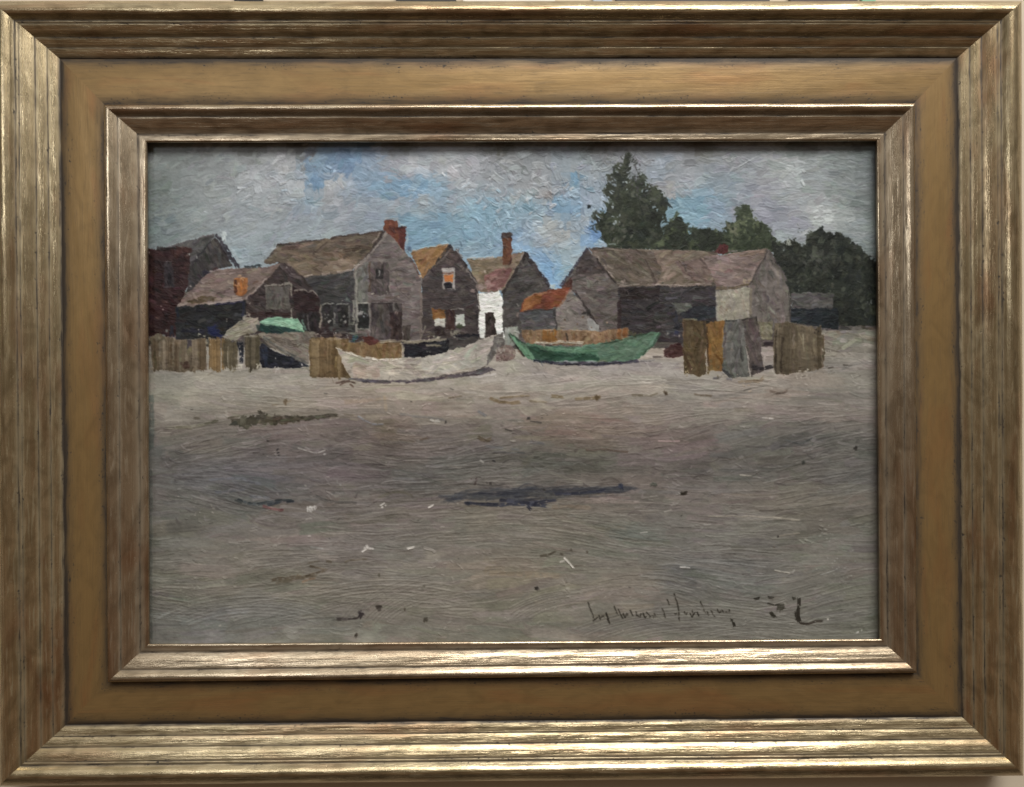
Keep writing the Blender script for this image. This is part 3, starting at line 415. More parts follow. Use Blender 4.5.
# barn with the broad roof
reg(B+':7|', [(561,286),(574,268),(587,248),(600,263),(612,278),(619,288),(619,335),(598,335),(590,315),(574,291)], [(98,90,86),(90,82,80),(104,96,92)], 0, 12, 2.6); reg(B+':7|', [(576,268),(587,250),(600,264),(606,274),(576,274)], [(80,70,68),(74,66,66)], 0, 9, 2.6); reg(B+':7|window', [(586,280),(592,280),(592,288),(586,288)], [(108,106,98)], 90, 6, 2.2); reg(B+':7|', [(561,286),(572,277),(573,290),(562,288)], [(92,56,46),(84,50,44)], -40, 5, 2.4)
reg(B+':7|', [(618,286),(717,286),(717,322),(700,345),(640,340),(618,332)], [(58,54,56),(66,62,66),(52,46,48),(70,66,72)], 0, 14, 2.4); reg(B+':7|', [(619,288),(660,288),(658,298),(620,300)], [(48,38,40),(54,44,44)], 0, 12, 2.6); dab(B+':7|', 640,305,1.2,(106,98,98),n=9,sp=8,ang=0); dab(B+':7|',628,292,1.3,(96,84,84),n=4,sp=1,ang=80); dab(B+':7|', 650,302,1,(100,94,94),n=9,sp=9,ang=0); ln(B+':7|',[(620,300),(619,332)],3,(56,38,40))
reg(B+':7|roof', [(588,247),(610,248),(640,249),(680,250),(716,252),(724,262),(718,286),(690,286),(650,286),(618,287),(608,275),(598,262)], [(98,92,78),(104,98,82),(92,86,74)], 30, 14, 3); reg(B+':7|roof', [(652,250),(700,251),(716,256),(712,285),(656,286),(662,270)], [(116,108,90),(122,114,96),(110,100,84)], -12, 14, 3.2); ln(B+':7|roof', [(645,260),(652,272),(656,284)], 3, (86,78,68)); reg(B+':7|roof', [(676,262),(704,258),(712,270),(706,283),(684,278)], [(112,98,88),(120,108,98)], 30, 9, 2.6); ln(B+':7|roof', [(684,264),(686,272)], 2, (86,76,70)); ln(B+':7|roof', [(700,258),(706,264),(713,272)], 2, (88,78,72))
ln(B+':7|roof', [(619,287),(640,284.5),(670,286),(712,284)], 1.8, (144,138,126), h=.55); ln(B+':7|roof', [(595,252),(600,262),(608,271),(618,285)], 1.7, (142,136,124), h=.6); ln(B+':7|roof', [(592,249),(604,248.5),(612,249)], 2, (60,58,56)); ln(B+':7|roof', [(600,250),(630,250),(660,251)],1.4,(122,116,98)); ln(B+':7|roof',[(607,266),(614,269)],2,(140,136,118)); dab(B+':7|roof', 624,283,2,(150,142,128),n=7,sp=3)
ln(B+':7|roof:2', [(587,248),(578,262),(568,276),(560,286)], 3.2, (58,58,70)); ln(B+':7|', [(597,259),(606,272),(616,284)], 2.2, (54,46,46)); ln('painted_sky', [(586,245),(576,261),(566,274),(558,285)], 1.8, (148,160,172)); ln('painted_sky', [(588,245),(600,244.5),(616,244)], 1.8, (156,172,182)); ln(B+':7|roof', [(718,252),(745,251)],1.5,(120,116,114))
reg(B+':7|lean_to', [(670,303),(691,303),(696,313),(680,315)], [(94,96,90),(86,90,84)], 5, 10, 2.4); reg(B+':7|lean_to', [(680,314),(696,306),(716,306),(718,318),(700,320),(686,320)], [(46,50,62),(40,44,52),(50,58,66)], 0, 8, 2.4); ln(B+':7|', [(674,312),(677,324),(676,334)], 5, (52,56,70)); ln(B+':7|', [(674,332),(680,334)], 4, (40,46,80)); dab(B+':7|', 680,336,1.2,(150,140,130),n=2,sp=1,ang=90); dab(B+':7|',670,336,1,(140,134,124),n=2,sp=3,ang=90)
dab(B+':7|', 672, 298, 2, (62,66,56), n=10, sp=9, ang=0)
# small shed with rust roof
reg(B+':6|', [(520,311),(556,308),(571,289),(580,300),(590,315),(600,332),(598,336),(522,336)], [(94,90,90),(88,86,88)], 0, 9, 2.4); reg(B+':6|', [(520,311),(555,309),(556,318),(520,320)], [(76,78,84),(82,82,86)], 0, 10, 2.4)
reg(B+':6|', [(556,309),(564,298),(572,290),(580,301),(590,316),(590,334),(557,334)], [(128,120,116),(120,112,108),(134,126,120)], 20, 9, 2.6)
reg(B+':6|roof', [(520,312),(523,303),(528,297),(545,291),(572,287),(566,296),(558,306),(550,309),(535,310)], [(140,76,40),(132,66,38),(124,62,44)], -8, 10, 2.8); reg(B+':6|roof', [(521,311),(527,298),(542,293),(540,302),(530,309)], [(146,92,42),(154,98,48)], -25, 8, 2.6); ln(B+':6|roof', [(528,297),(536,294),(548,292)], 1.4, (178,140,96)); ln(B+':6|roof', [(572,290),(564,299),(558,307)], 1.5, (146,112,84)); ln(B+':6|roof:2', [(574,290),(581,300),(586,308),(592,316),(600,330)], 2.4, (56,52,48)); dab(B+':6|', 588,312,2.4,(52,50,48),n=4,sp=1); ln(B+':6|',[(524,311),(554,309.5)],1.6,(56,46,44)); ln(B+':6|', [(554,309),(556,330)], 2, (62,60,60)); reg(B+':6|', [(588,318),(594,320),(599,326),(599,333),(588,333)], [(146,148,146)], 60, 6, 2.4)
# shed at the right with a pale front
reg(B+':8|', [(716,286),(750,284),(760,266),(768,249),(776,262),(786,280),(790,294),(791,325),(760,330),(716,322)], [(108,100,96),(100,94,90),(116,108,104)], 80, 12, 2.8); reg(B+':8|roof', [(703,257),(730,254),(752,250),(768,249),(762,262),(756,274),(749,285),(732,286),(716,287),(714,278),(707,266)], [(126,114,106),(118,108,98),(132,122,114)], 0, 14, 3.2); ln(B+':8|roof', [(740,256),(765,251)], 3, (134,118,98)); ln(B+':8|roof', [(732,254),(750,252),(766,248.5)], 1.4, (146,126,110)); ln(B+':8|roof', [(751,276),(756,266)],1.6,(150,142,130)); dab(B+':8|roof', 746,281,2.2,(156,148,116),n=5,sp=1.8,ang=0); dab(B+':8|roof', 715,274,1.6,(152,146,142),n=4,sp=2,ang=0); ln(B+':8|', [(768,250),(759,267),(749,285)], 1.6, (70,64,62)); ln(B+':8|', [(716,288),(735,287.5),(750,284)], 3.2, (106,90,66)); ln(B+':8|roof:2', [(769,250),(778,264),(787,281)], 1.6, (96,92,92))
reg(B+':8|wall', [(716,290),(749,288),(750,318),(744,321),(718,322)], [(152,148,132),(144,140,124),(158,152,138)], 85, 12, 3, h=.35); ln(B+':8|wall', [(716,290),(717,320)], 1.4, (160,158,150)); ln(B+':8|wall', [(721,291),(735,290)],1.5,(160,158,146)); dab(B+':8|wall', 725,306,1.6,(136,122,100),n=8,sp=4); ln(B+':8|', [(751,290),(751,316)], 2.2, (122,112,92)); ln(B+':8|', [(789,290),(790,322)], 1.5, (62,58,58)); [ln(B+':8|', [(q,290),(q+1,320)], 1.4, (88,84,80), a=.6) for q in (760,766,775)]
reg(B+':8|chimney', [(714,253),(720,245),(724,243.5),(728,246),(728,253),(722,254)], [(98,42,42),(86,36,38)], 70, 5, 2.4)
# things before the houses: cloth, boats, pile fences
def piles(lab, xs, y0, y1, cs, w=4, lean=0):
    for x in xs:
        c = mixc(cs); l = lid(lab)
        for q in range(4):
            xx = x+rng.normal()*w*.28; t = y0+rng.normal()*1.2; b = y1+rng.normal()*1.6
            stroke(xx, t, xx+lean, b, w*rng.uniform(.5, .95), c+rng.normal()*6, a=.9, h=.35, lab=l, cvar=10)
Fp = 'painted_fence'
reg(Fp+':1|', [(150,337),(160,333),(172,338),(190,340),(206,338),(207,370),(180,372),(160,370),(152,366)], [(110,98,78),(102,88,68),(120,106,84)], 90, 14, 3.5)
piles(Fp+':1|', [157,164,170,177,184,196,203], 341, 370, [(118,104,82),(110,92,70),(122,108,88),(96,78,54)], 4); dab(Fp+':1|',184,366,3,(88,62,50),n=5,sp=2); ln(Fp+':1|', [(155,352),(156,368)], 3.4, (84,76,48)); ln(Fp+':1|', [(171,345),(172,366)], 2, (98,76,50)); ln(Fp+':1|',[(189,340),(190,348)],4,(60,54,66)); dab(Fp+':1|',198,335,1.8,(160,158,140),n=5,sp=1.6,ang=-20); dab(Fp+':1|',206,336,1.6,(150,148,130),n=3,sp=1.4,ang=0); dab(Fp+':1|',166,335,2,(110,118,116),n=3,sp=2,ang=0)
piles(Fp+':1|', [211,215,219,223], 340, 369, [(134,106,66),(142,112,68),(124,98,60)], 4); piles(Fp+':1|', [227,231,235], 340, 368, [(88,78,56),(94,84,60)], 4); dab(Fp+':1|',208,344,1.4,(170,158,128),n=4,sp=1.4,ang=-50)
ln(Fp+':1|', [(240,342),(242,352),(241,363)], 5.5, (28,36,54)); dab('painted_ground', 241, 367, 2, (152,150,134), n=5, sp=1.5)
reg('painted_cloth:1|', [(222,336),(230,328),(240,322),(246,318),(258,318),(260,323),(258,331),(246,335),(236,340),(228,340)], [(150,144,126),(158,152,134),(142,136,120)], -25, 12, 3, h=.4); ln('painted_cloth:1|', [(243,322),(246,315)], 3, (158,152,140)); dab('painted_cloth:1|',249,315,1.6,(146,138,122),n=3,sp=1,ang=30); ln('painted_cloth:1|', [(234,332),(252,326)],1.2,(128,124,110)); ln('painted_cloth:1|',[(248,336),(258,334)],2,(154,148,130)); dab('painted_cloth:1|', 228,322,1.6,(150,148,134),n=2,sp=.8,ang=0)
Bt = 'painted_boat'
reg(Bt+':3|', [(262,343),(275,352),(300,360),(308,366),(300,368),(262,368),(258,352)], [(32,36,48),(26,30,44),(38,44,58)], 10, 9, 3); ln(Bt+':3|',[(264,348),(266,366)],5,(34,46,70))
reg(Bt+':3|', [(258,334),(280,333),(312,331),(322,336),(316,343),(309,352),(309,364),(304,363),(284,354),(268,345)], [(122,114,102),(114,104,92),(130,122,110)], 25, 12, 2.6); ln(Bt+':3|', [(264,337),(280,348),(296,358),(308,364)], 3.2, (88,90,86)); ln(Bt+':3|', [(275,345),(300,358)], 1.4, (128,122,112)); [ln(Bt+':3|', [(266+q*5,335+q*3),(290,341+q*2),(314,335+q*2)], 1.2, (84,74,68), a=.8) for q in range(4)]; ln(Bt+':3|',[(300,363),(309,366)],3,(70,78,88))
reg(Bt+':2|', [(259,331),(260,324),(284,327),(303,332),(290,333),(262,333)], [(38,74,70),(32,66,64)], 8, 12, 2.6); reg(Bt+':2|', [(260,323),(268,318),(278,317),(298,319),(302,325),(304,332),(298,331),(285,327),(262,324)], [(120,170,140),(130,182,152),(108,158,130)], 5, 12, 2.4, h=.4); ln(Bt+':2|',[(302,320),(306,332)],2.2,(88,128,110)); ln(Bt+':2|', [(258,325),(259,331)], 2.4, (44,60,56)); dab(Bt+':2|',291,318,1.4,(180,206,182),n=2,sp=.8,ang=0)
piles(Fp+':2|', [247,251,255,259], 337, 368, [(92,84,62),(98,88,68),(84,76,58)], 4.4); ln(Fp+':2|', [(244,337),(258,336)], 1.8, (146,142,124)); dab('painted_ground', 258, 366, 2, (150,146,132), n=4, sp=1.5, ang=-50); dab('painted_ground', 274, 366, 1.4, (140,136,128), n=4, sp=4, ang=0); dab('painted_ground', 305, 370, 1.8, (148,142,136), n=4, sp=2)
dab(B+':3|', 330,333,3,(54,36,38),n=22,sp=5,ang=0); ln(B+':3|',[(322,335),(356,336)],4,(60,44,44)); dab(B+':3|',332,334,1.2,(150,144,140),n=3,sp=2,ang=90); ln(B+':3|', [(334,336),(342,335)], 2, (136,120,108)); ln('painted_rubble:1|',[(346,338),(372,338)],4,(78,52,50))
reg(Fp+':3|', [(309,342),(312,337),(326,337),(345,340),(350,352),(358,360),(354,378),(310,377)], [(116,92,58),(106,82,50),(126,104,68)], 90, 18, 3); piles(Fp+':3|', [312,317,322,328,334,340,345], 340, 376, [(118,94,60),(108,84,50),(128,106,70)], 4); ln(Fp+':3|', [(326,339),(342,339)], 1.5, (146,126,96)); ln(Fp+':3|', [(336,356),(336,375)], 2, (146,122,72)); ln(Fp+':3|', [(310,358),(325,357)],1.4,(92,70,44),a=.6)
reg(Fp+':4|', [(340,343),(362,342),(401,342),(402,358),(380,359),(360,356),(344,349)], [(124,96,60),(116,88,54),(132,104,68)], 90, 12, 3.2); dab(Fp+':4|',362,342,2,(136,116,80),n=4,sp=1.2,ang=-60); reg('painted_rubble:1|', [(363,337),(372,336),(380,341),(375,344),(364,343)], [(104,52,44),(92,44,40)], 0, 5, 2.2); dab('painted_rubble:2|', 356,338.5,2.2,(44,78,96),n=6,sp=2,ang=0); dab('painted_rubble:2|',357,336,1.4,(62,124,90),n=4,sp=2,ang=0); dab('painted_rubble:2|',348,336,1.2,(160,160,160),n=2,sp=1)
reg('painted_boat:1|', [(404,344),(430,340),(445,340),(460,334),(480,334),(476,342),(450,352),(425,358),(404,358)], [(34,34,44),(28,30,42),(42,40,46)], 0, 10, 2.8); reg('painted_boat:1|', [(447,338),(478,336),(476,343),(450,351)], [(66,62,62),(78,74,72)], -12, 10, 2.4)
ln('painted_fence:5|', [(380,342),(396,341),(415,342),(440,339)], 2.4, (156,144,122), h=.6); ln('painted_fence:5|', [(404,343),(425,341),(446,340)], 2.6, (150,142,122)); ln('painted_fence:5|', [(400,343),(403,348),(403,357)], 2.6, (162,152,128), h=.6); ln('painted_fence:5|',[(426,346),(442,345)],2.2,(140,132,108)); dab('painted_fence:5|',440,338,1.6,(168,162,142),n=4,sp=1.8); dab('painted_fence:5|',429,352,1.4,(120,116,112),n=2,sp=1); dab('painted_fence:5|',454,335,2,(122,118,106),n=9,sp=3.2,ang=0); dab('painted_fence:5|',432,340,1.6,(190,180,160),n=4,sp=3,ang=0)
# white boat
WB = 'painted_boat:4|'
reg('painted_ground', [(346,378),(380,379),(420,379),(460,374),(488,367),(496,370),(480,375),(430,381),(395,384),(360,382)], [(66,60,66),(84,76,74),(56,53,62)], -5, 14, 2.2, dry=.9)
gl([(336,383),(346,381),(356,383)],2.2,(72,56,48)); gl([(350,384),(354,387)],2,(74,56,46)); gl([(340,385),(350,380)],1.4,(78,60,50)); gl([(462,376),(478,377),(496,374)],2.2,(154,150,146)); gl([(384,383),(414,384)],2.4,(140,134,118))
reg(WB, [(336,347),(346,352),(362,357),(380,360),(400,359),(420,358),(440,354),(460,348),(480,340),(492,335),(503,334),(500,345),(492,358),(482,367),(466,372),(440,376),(410,380),(380,380),(352,378),(345,368)], [(150,144,132),(142,136,126),(156,150,138)], -3, 22, 3)
reg(WB, [(420,358),(450,352),(478,341),(496,335),(494,350),(486,364),(450,372),(424,374)], [(144,140,130),(150,146,138)], -14, 20, 3); reg(WB, [(352,362),(380,368),(380,378),(354,377)], [(152,140,126),(146,132,118)], 5, 14, 3); ln(WB, [(380,366),(425,363)], 1.4, (128,120,110)); ln(WB, [(366,371),(410,370),(440,371)], 1.2, (164,158,142)); ln(WB,[(385,369),(420,368)],1.5,(118,110,100)); 
ln(WB, [(336,347.5),(345,352),(358,357),(372,359),(385,360),(402,359)], 2.2, (180,174,162), h=.7); ln(WB, [(337,349),(342,360),(350,376)], 1.6, (160,152,138)); ln(WB, [(350,356),(370,361)],1.2,(118,110,100)); ln(WB, [(400,359),(430,357)], 1.5, (158,152,140))
reg(WB, [(494,336),(504,333),(503,338),(499,349),(492,360),(486,366),(488,356),(492,345)], [(88,86,82),(96,92,88),(80,78,74)], 110, 9, 2.6); ln(WB, [(486,366),(478,370),(460,373),(440,376)], 1.3, (76,68,66))
# rubble and pale post between the boats
reg('painted_post:1|', [(505,327),(518,326),(519,338),(514,345),(511,350),(505,346)], [(148,154,146),(140,146,138)], 90, 9, 2.6); reg('painted_rubble:3|', [(496,350),(503,346),(510,345),(516,350),(515,358),(508,361),(496,361)], [(128,110,104),(112,88,80),(140,124,116)], None or 0, 5, 2.4); dab('painted_rubble:3|', 499,352,2.2,(166,158,148),n=5,sp=2); dab('painted_rubble:3|',505,356,1.8,(90,62,58),n=7,sp=3); dab('painted_rubble:3|',512,352,2.4,(146,130,118),n=6,sp=2); ln('painted_rubble:3|', [(518,350),(524,356)],2.2,(128,96,78))
# orange fence and green boat
reg(Fp+':6|', [(520,330),(560,330),(600,331),(628,328),(630,334),(624,344),(590,345),(550,345),(526,344)], [(138,108,76),(126,94,64),(146,118,88)], 90, 8, 2.6); piles(Fp+':6|', [545,549,553], 331, 342, [(158,104,40),(140,90,36)], 4); piles(Fp+':6|', [619,625], 330, 338, [(158,104,48),(142,88,44)], 4); dab(Fp+':6|', 570,336,2,(108,76,52),n=14,sp=8,ang=90); dab(Fp+':6|',600,337,2,(152,120,92),n=12,sp=6,ang=90); dab(Fp+':6|',603,337,1.2,(78,44,28),n=4,sp=3); [ln(Fp+':6|', [(x,331),(x,336)], 1.1, (120,104,70), a=.8) for x in range(524,575,6)]; ln(Fp+':6|',[(545,330.5),(590,331.5)],1.4,(168,138,110)); ln(Fp+':6|', [(566,333),(568,341)], 1.6, (66,52,44))
dab(Fp+':6|', 636,334,2.6,(86,84,58),n=10,sp=3.4); dab(Fp+':6|', 645,333,2,(56,54,44),n=6,sp=3)
GB = 'painted_boat:5|'
reg('painted_ground', [(530,360),(545,361),(600,362),(636,358),(640,362),(600,366),(550,364)], [(44,46,62),(56,54,62)], 0, 14, 2.4)
reg(GB, [(509,334),(514,337),(524,343),(545,346),(580,346),(604,343),(625,338),(645,333),(660,332),(656,343),(646,353),(638,359),(626,361),(590,362),(560,362),(534,362),(526,357),(516,345)], [(82,124,98),(76,116,92),(88,130,104)], -3, 18, 3)
reg(GB, [(528,346),(560,352),(596,354),(600,360),(560,362),(536,361),(530,354)], [(44,88,66),(38,78,60),(52,98,72)], 3, 18, 2.8); reg(GB, [(596,346),(630,338),(655,333),(646,348),(632,360),(600,361)], [(84,118,96),(90,122,100)], -15, 14, 3); ln(GB, [(548,349),(575,351),(600,350)], 2.6, (98,144,112)); ln(GB, [(552,355),(580,355)],1.6,(32,74,54)); reg(GB, [(510,335),(520,343),(528,350),(532,360),(526,357),(516,344)], [(98,154,116),(88,140,104)], 50, 9, 2.4); ln(GB, [(525,346),(534,360)],2.4,(108,160,124)); ln(GB, [(509,334),(515,344),(525,357)], 1.4, (52,60,50)); ln(GB,[(510,333),(520,341),(526,344)],1.6,(46,72,54))
ln(GB, [(522,341),(536,342.5),(550,344),(562,342),(584,343.5)], 2.4, (190,186,170), h=.7); ln(GB, [(534,343),(552,344)], 2, (196,192,178), h=.7); ln(GB, [(600,344),(626,339),(648,333)], 1.6, (54,78,58)); ln(GB, [(660,333),(652,346),(638,359)], 2.4, (56,84,66)); ln(GB, [(556,362),(578,362),(604,362)], 1.7, (150,158,162)); ln(GB, [(534,361),(554,363)], 2.4, (38,44,66)); ln(GB, [(556,364.3),(600,364),(636,361)], 1.6, (42,44,56)); ln(GB, [(596,361),(606,361)],2,(100,110,84)); gl([(640,361),(655,360)],1.6,(92,90,92)); gl([(653,357),(661,357)],1.8,(78,74,72))
# small dark heap, fence clusters right
reg('painted_rubble:4|', [(663,350),(670,345),(680,343),(683,348),(683,356),(672,358),(664,357)], [(80,46,44),(70,38,38),(88,56,52)], 0, 7, 2.6); gl([(654,357),(663,357.5)],1.5,(76,66,60))
reg(Fp+':7|', [(683,320),(706,321),(706,374),(700,377),(684,373),(683,350)], [(94,76,50),(86,68,44),(104,86,56)], 90, 22, 2.4); reg(Fp+':7|', [(706,322),(724,321),(724,360),(722,371),(708,371)], [(138,100,48),(128,92,44),(148,108,54)], 90, 20, 3); ln(Fp+':7|', [(707,326),(708,370)], 2, (84,60,36)); dab(Fp+':7|',712,368,2.4,(112,92,50),n=8,sp=3.4,ang=90); ln(Fp+':7|',[(706,322),(710,322)],3,(34,34,30)); ln(Fp+':7|',[(684,320),(704,319.5)],1.6,(128,120,92))
reg(Fp+':7|', [(724,320),(742,319),(746,350),(750,377),(730,378),(722,372)], [(100,102,98),(108,110,106),(92,92,88)], 88, 24, 2.6); ln(Fp+':7|', [(725,322),(724,360)],2.4,(98,88,88)); ln(Fp+':7|', [(740,340),(742,362)], 1.4, (58,58,56)); reg(Fp+':7|', [(742,319),(757,317),(761,345),(764,370),(752,377),(748,360)], [(90,80,78),(84,74,72),(98,88,84)], 84, 22, 2.6); ln(Fp+':7|', [(756,317),(757,322)], 1.8, (44,44,42)); ln(Fp+':7|',[(724,320.5),(737,320.5)],1.4,(56,60,62)); ln(Fp+':7|',[(742,319.5),(756,318)],1.6,(54,50,46))
ln(Fp+':7|', [(752,367),(765,368),(773,366)], 4, (46,44,50)); gl([(706,377),(720,378),(740,380)],2.4,(66,64,68)); gl([(738,382),(760,381),(764,377)],3,(104,90,72)); dab('painted_ground', 748,383,1.4,(128,112,92),n=12,sp=5,ang=-30); dab('painted_ground',689,374,1.4,(124,110,84),n=7,sp=3,ang=90)
reg('painted_post:2|', [(758,322),(772,322),(772,340),(762,340)], [(124,118,96),(112,106,84),(136,130,106)], 60, 7, 2.2); dab('painted_post:2|',764,327,1.6,(150,146,122),n=5,sp=2); 
reg(Fp+':8|', [(774,324),(786,322),(800,325),(823,330),(825,348),(824,368),(812,371),(800,372),(786,375),(775,373),(773,350)], [(102,90,70),(94,82,62),(110,98,78)], 90, 18, 3); piles(Fp+':8|', [777,783,790,797,804,811,819], 327, 371, [(104,92,72),(96,82,60),(114,102,82),(88,76,56)], 4); ln(Fp+':8|', [(783,328),(781,372)], 2, (68,56,42)); ln(Fp+':8|', [(776,330),(775,372)], 1.8, (64,54,42)); ln(Fp+':8|', [(803,334),(804,352)], 1.2, (148,140,114)); ln(Fp+':8|', [(797,326),(802,345)],1.4,(128,118,90)); dab(Fp+':8|',824,331,2.2,(150,146,134),n=3,sp=.8); dab(Fp+':8|', 815,330,1.6,(52,44,38),n=3,sp=2); dab('painted_ground', 802,374,2,(138,132,120),n=9,sp=4); gl([(828,368),(834,367)],1.6,(70,64,58)); gl([(843,365),(853,365)],1.4,(72,68,62)); dab('painted_ground',828,352,1.4,(136,134,122),n=10,sp=4,ang=80)
# signature
SG = 'signature'; ink = (66,62,53)
for P in [[(636,611),(637,615)],[(641,613),(640,617)],[(646,612),(650,616)],[(692,610),(693,615)],[(588,602),(590,608),(593,616),(594,621)],[(593,621),(598,617)],[(599,615),(600,619),(603,615),(604,619)],[(606,613),(608,619),(609,616)],[(607,618),(610,624)],[(614,606),(616,611),(618,616)],[(618,609),(621,615),(623,619)],[(623,613),(625,618),(627,613),(629,617)],[(630,610),(633,616)],[(636,615),(641,617)],[(643,613),(645,618),(647,615)],[(649,617),(653,615),(654,618)],[(654,613),(656,617)],[(662,608),(664,613),(665,618)],[(667,599),(670,606)],[(674,593),(677,602),(679,612),(679,622)],[(674,614),(680,613)],[(684,611),(686,615),(688,611)],[(690,613),(692,617),(695,612)],[(697,612),(699,616)],[(700,601),(703,608),(706,615)],[(707,611),(709,616)],[(711,610),(714,616),(715,617)],[(717,609),(719,613),(722,610),(724,613)],[(725,612),(729,612)],[(729,609),(730,613)]]:
    ln(SG+'|', P, 1.9, ink, h=.2, a=.6, jit=4, dry=.7)
ln(SG+'|', [(731,619),(733,622),(735,627)], 2.8, (52,50,42)); ln(SG+'|', [(606,612),(610,624)], 1.3, (64,60,50))
SG = 'painted_date'; dab(SG+'|', 757,599,3,(74,72,64),n=2,sp=.6); ln(SG+'|', [(768,597),(774,598)], 2.6, (74,72,64)); ln(SG+'|', [(767,603),(775,605),(780,604)], 1.8, (76,74,66)); dab(SG+'|',780,608.5,5,(74,72,62),n=3,sp=1); dab(SG+'|',772,614.5,3.4,(62,60,50),n=3,sp=1)
ln(SG+'|', [(793,597),(794,599)], 2.6, (68,66,58)); ln(SG+'|', [(799,598),(799,606),(797,614),(799,621)], 3.4, (62,58,50)); ln(SG+'|', [(797,612),(799,622)], 5.4, (60,56,48)); ln(SG+'|', [(800,623),(808,624),(816,621),(823,621)], 2.4, (62,54,46)); dab(SG+'|', 794,599,2.2,(72,70,60),n=2,sp=.5)
#ENDPAINT
# flecks and broken edges, tones dragged into one another, as wet paint does
for k in range(1500):
    x, y = rng.uniform(150, 880), rng.uniform(232, 380)
    a_, b_ = cv(x, y); c0 = C[int(b_), int(a_)]; q = rng.choice([-24, -14, 12, 20, 34], p=[.25, .3, .25, .14, .06])
    a2, b2 = cv(x+rng.normal()*7, y+rng.normal()*3); c1 = C[int(np.clip(b2, 0, Hn-1)), int(np.clip(a2, 0, Wn-1))]
    c = c0*.7+c1*.3+q*(.35+c0.mean()/180)
    t = rng.normal()*.5+(1.57 if rng.random() < .25 else 0); L_ = rng.uniform(.6, 4)
    stroke(x-L_*math.cos(t), y-L_*math.sin(t), x+L_*math.cos(t), y+L_*math.sin(t), rng.uniform(.7, 1.7), c, a=.6, h=rng.uniform(.15, .6), dry=.8)
WM = np.where(LAB == 0, .12, 1.).astype(np.float32)
DX = (vn(Hn, Wn, 10)-.5)*3.4+(vn(Hn, Wn, 4)-.5)*1.5+(vn(Hn, Wn, 2)-.5)*.8
DY = (vn(Hn, Wn, 10)-.5)*3.4+(vn(Hn, Wn, 4)-.5)*1.5+(vn(Hn, Wn, 2)-.5)*.8
a_, b_ = cv(np.array([575., 860.]), np.array([585., 635.]))
DX[int(b_[0]):int(b_[1]), int(a_[0]):int(a_[1])] *= .3; DY[int(b_[0]):int(b_[1]), int(a_[0]):int(a_[1])] *= .3
DX *= WM; DY *= WM
jj, ii = np.mgrid[0:Hn, 0:Wn]
si = np.clip(np.rint(ii+DX), 0, Wn-1).astype(int); sj = np.clip(np.rint(jj+DY), 0, Hn-1).astype(int)
C = C[sj, si]; LAB = LAB[sj, si]
def soft(A, n):
    for _ in range(n):
        A = A.copy(); A[1:-1] = (A[:-2]+2*A[1:-1]+A[2:])/4; A[:, 1:-1] = (A[:, :-2]+2*A[:, 1:-1]+A[:, 2:])/4
    return A
C = soft(C, 1)
g_ = C.mean(2, keepdims=True)
C = g_+(C-g_)*np.where(LAB == 0, .74, np.where(LAB == LS, .62, .76))[..., None]
C = C*np.where(LAB == 0, 1., np.where(LAB == LS, .98, np.where(LAB == lid('painted_boat:4|'), 1.04, .86)))[..., None]
C[..., 0] *= np.where(LAB == LS, .975, 1.)
rf = np.isin(LAB, [k for k, q in enumerate(labs) if '|roof' in q]); C[..., 0] *= np.where(rf, 1.02, 1.); C[..., 1] *= np.where(rf, .975, 1.)
C *= np.where(LAB == lid('painted_house:5|wall'), 1.2, 1.)[..., None]
yy_ = np.linspace(0, 1, Hn)[:, None, None]
gnd = (LAB == 0)[..., None]
vy = (Y0+np.arange(Hn)*RES)[:, None, None]          # painted tones: pale strip by the boats, dark band across the middle
band = .05*np.exp(-((vy+8)/16)**2)-.085*np.exp(-((vy-75)/38)**2)+.01
C = np.where(gnd, (C*1.09+3*yy_)*(1+band)*np.array([1., 1., 1.005]), C)
mot = ((vn(Hn, Wn, 22, 6)-.5)*.10+(vn(Hn, Wn, 6, 3)-.5)*.08+(vn(Hn, Wn, 60, 30)-.5)*.07)*np.where(LAB == 0, 1., np.where(LAB == LS, .8, 1.2))+np.where(LAB > 1, (vn(Hn, Wn, 16, 10)-.5)*.15, 0)
C = C*(1+mot[..., None])
g_ = C.mean(2, keepdims=True); C = C*np.where(g_ < 95, (np.clip(g_, 5, 95)/95)**.22, 1.)
# canvas weave and slow relief everywhere
Hh += (vn(Hn, Wn, 3)-.5)*.10+(vn(Hn, Wn, 1.6)-.5)*.05
C += ((vn(Hn, Wn, 5, 3)-.5)*5)[..., None]+((vn(Hn, Wn, 40)-.5)*5)[..., None]
Hs = Hh.copy(); Hs[1:-1, 1:-1] = (Hh[1:-1, 1:-1]*4+Hh[:-2, 1:-1]+Hh[2:, 1:-1]+Hh[1:-1, :-2]+Hh[1:-1, 2:])/8
RELIEF = .95
VX = X0+np.arange(Wn)*RES; VY = Y0+np.arange(Hn)*RES
gx, gy = np.meshgrid(VX, VY)
gz = PD-Hs*RELIEF
P3 = np.stack([gx*SC, gz*SC, -gy*SC], -1).reshape(-1, 3).astype(np.float32)
ALB = np.clip(lin(np.clip(C, 12, 250))/K, .003, .85).reshape(-1, 3).astype(np.float32)
ids = (np.arange(Hn-1)[:, None]*Wn+np.arange(Wn-1)[None])
quads = np.stack([ids, ids+Wn, ids+Wn+1, ids+1], -1).reshape(-1, 4)
ql = LAB[:-1, :-1].reshape(-1)

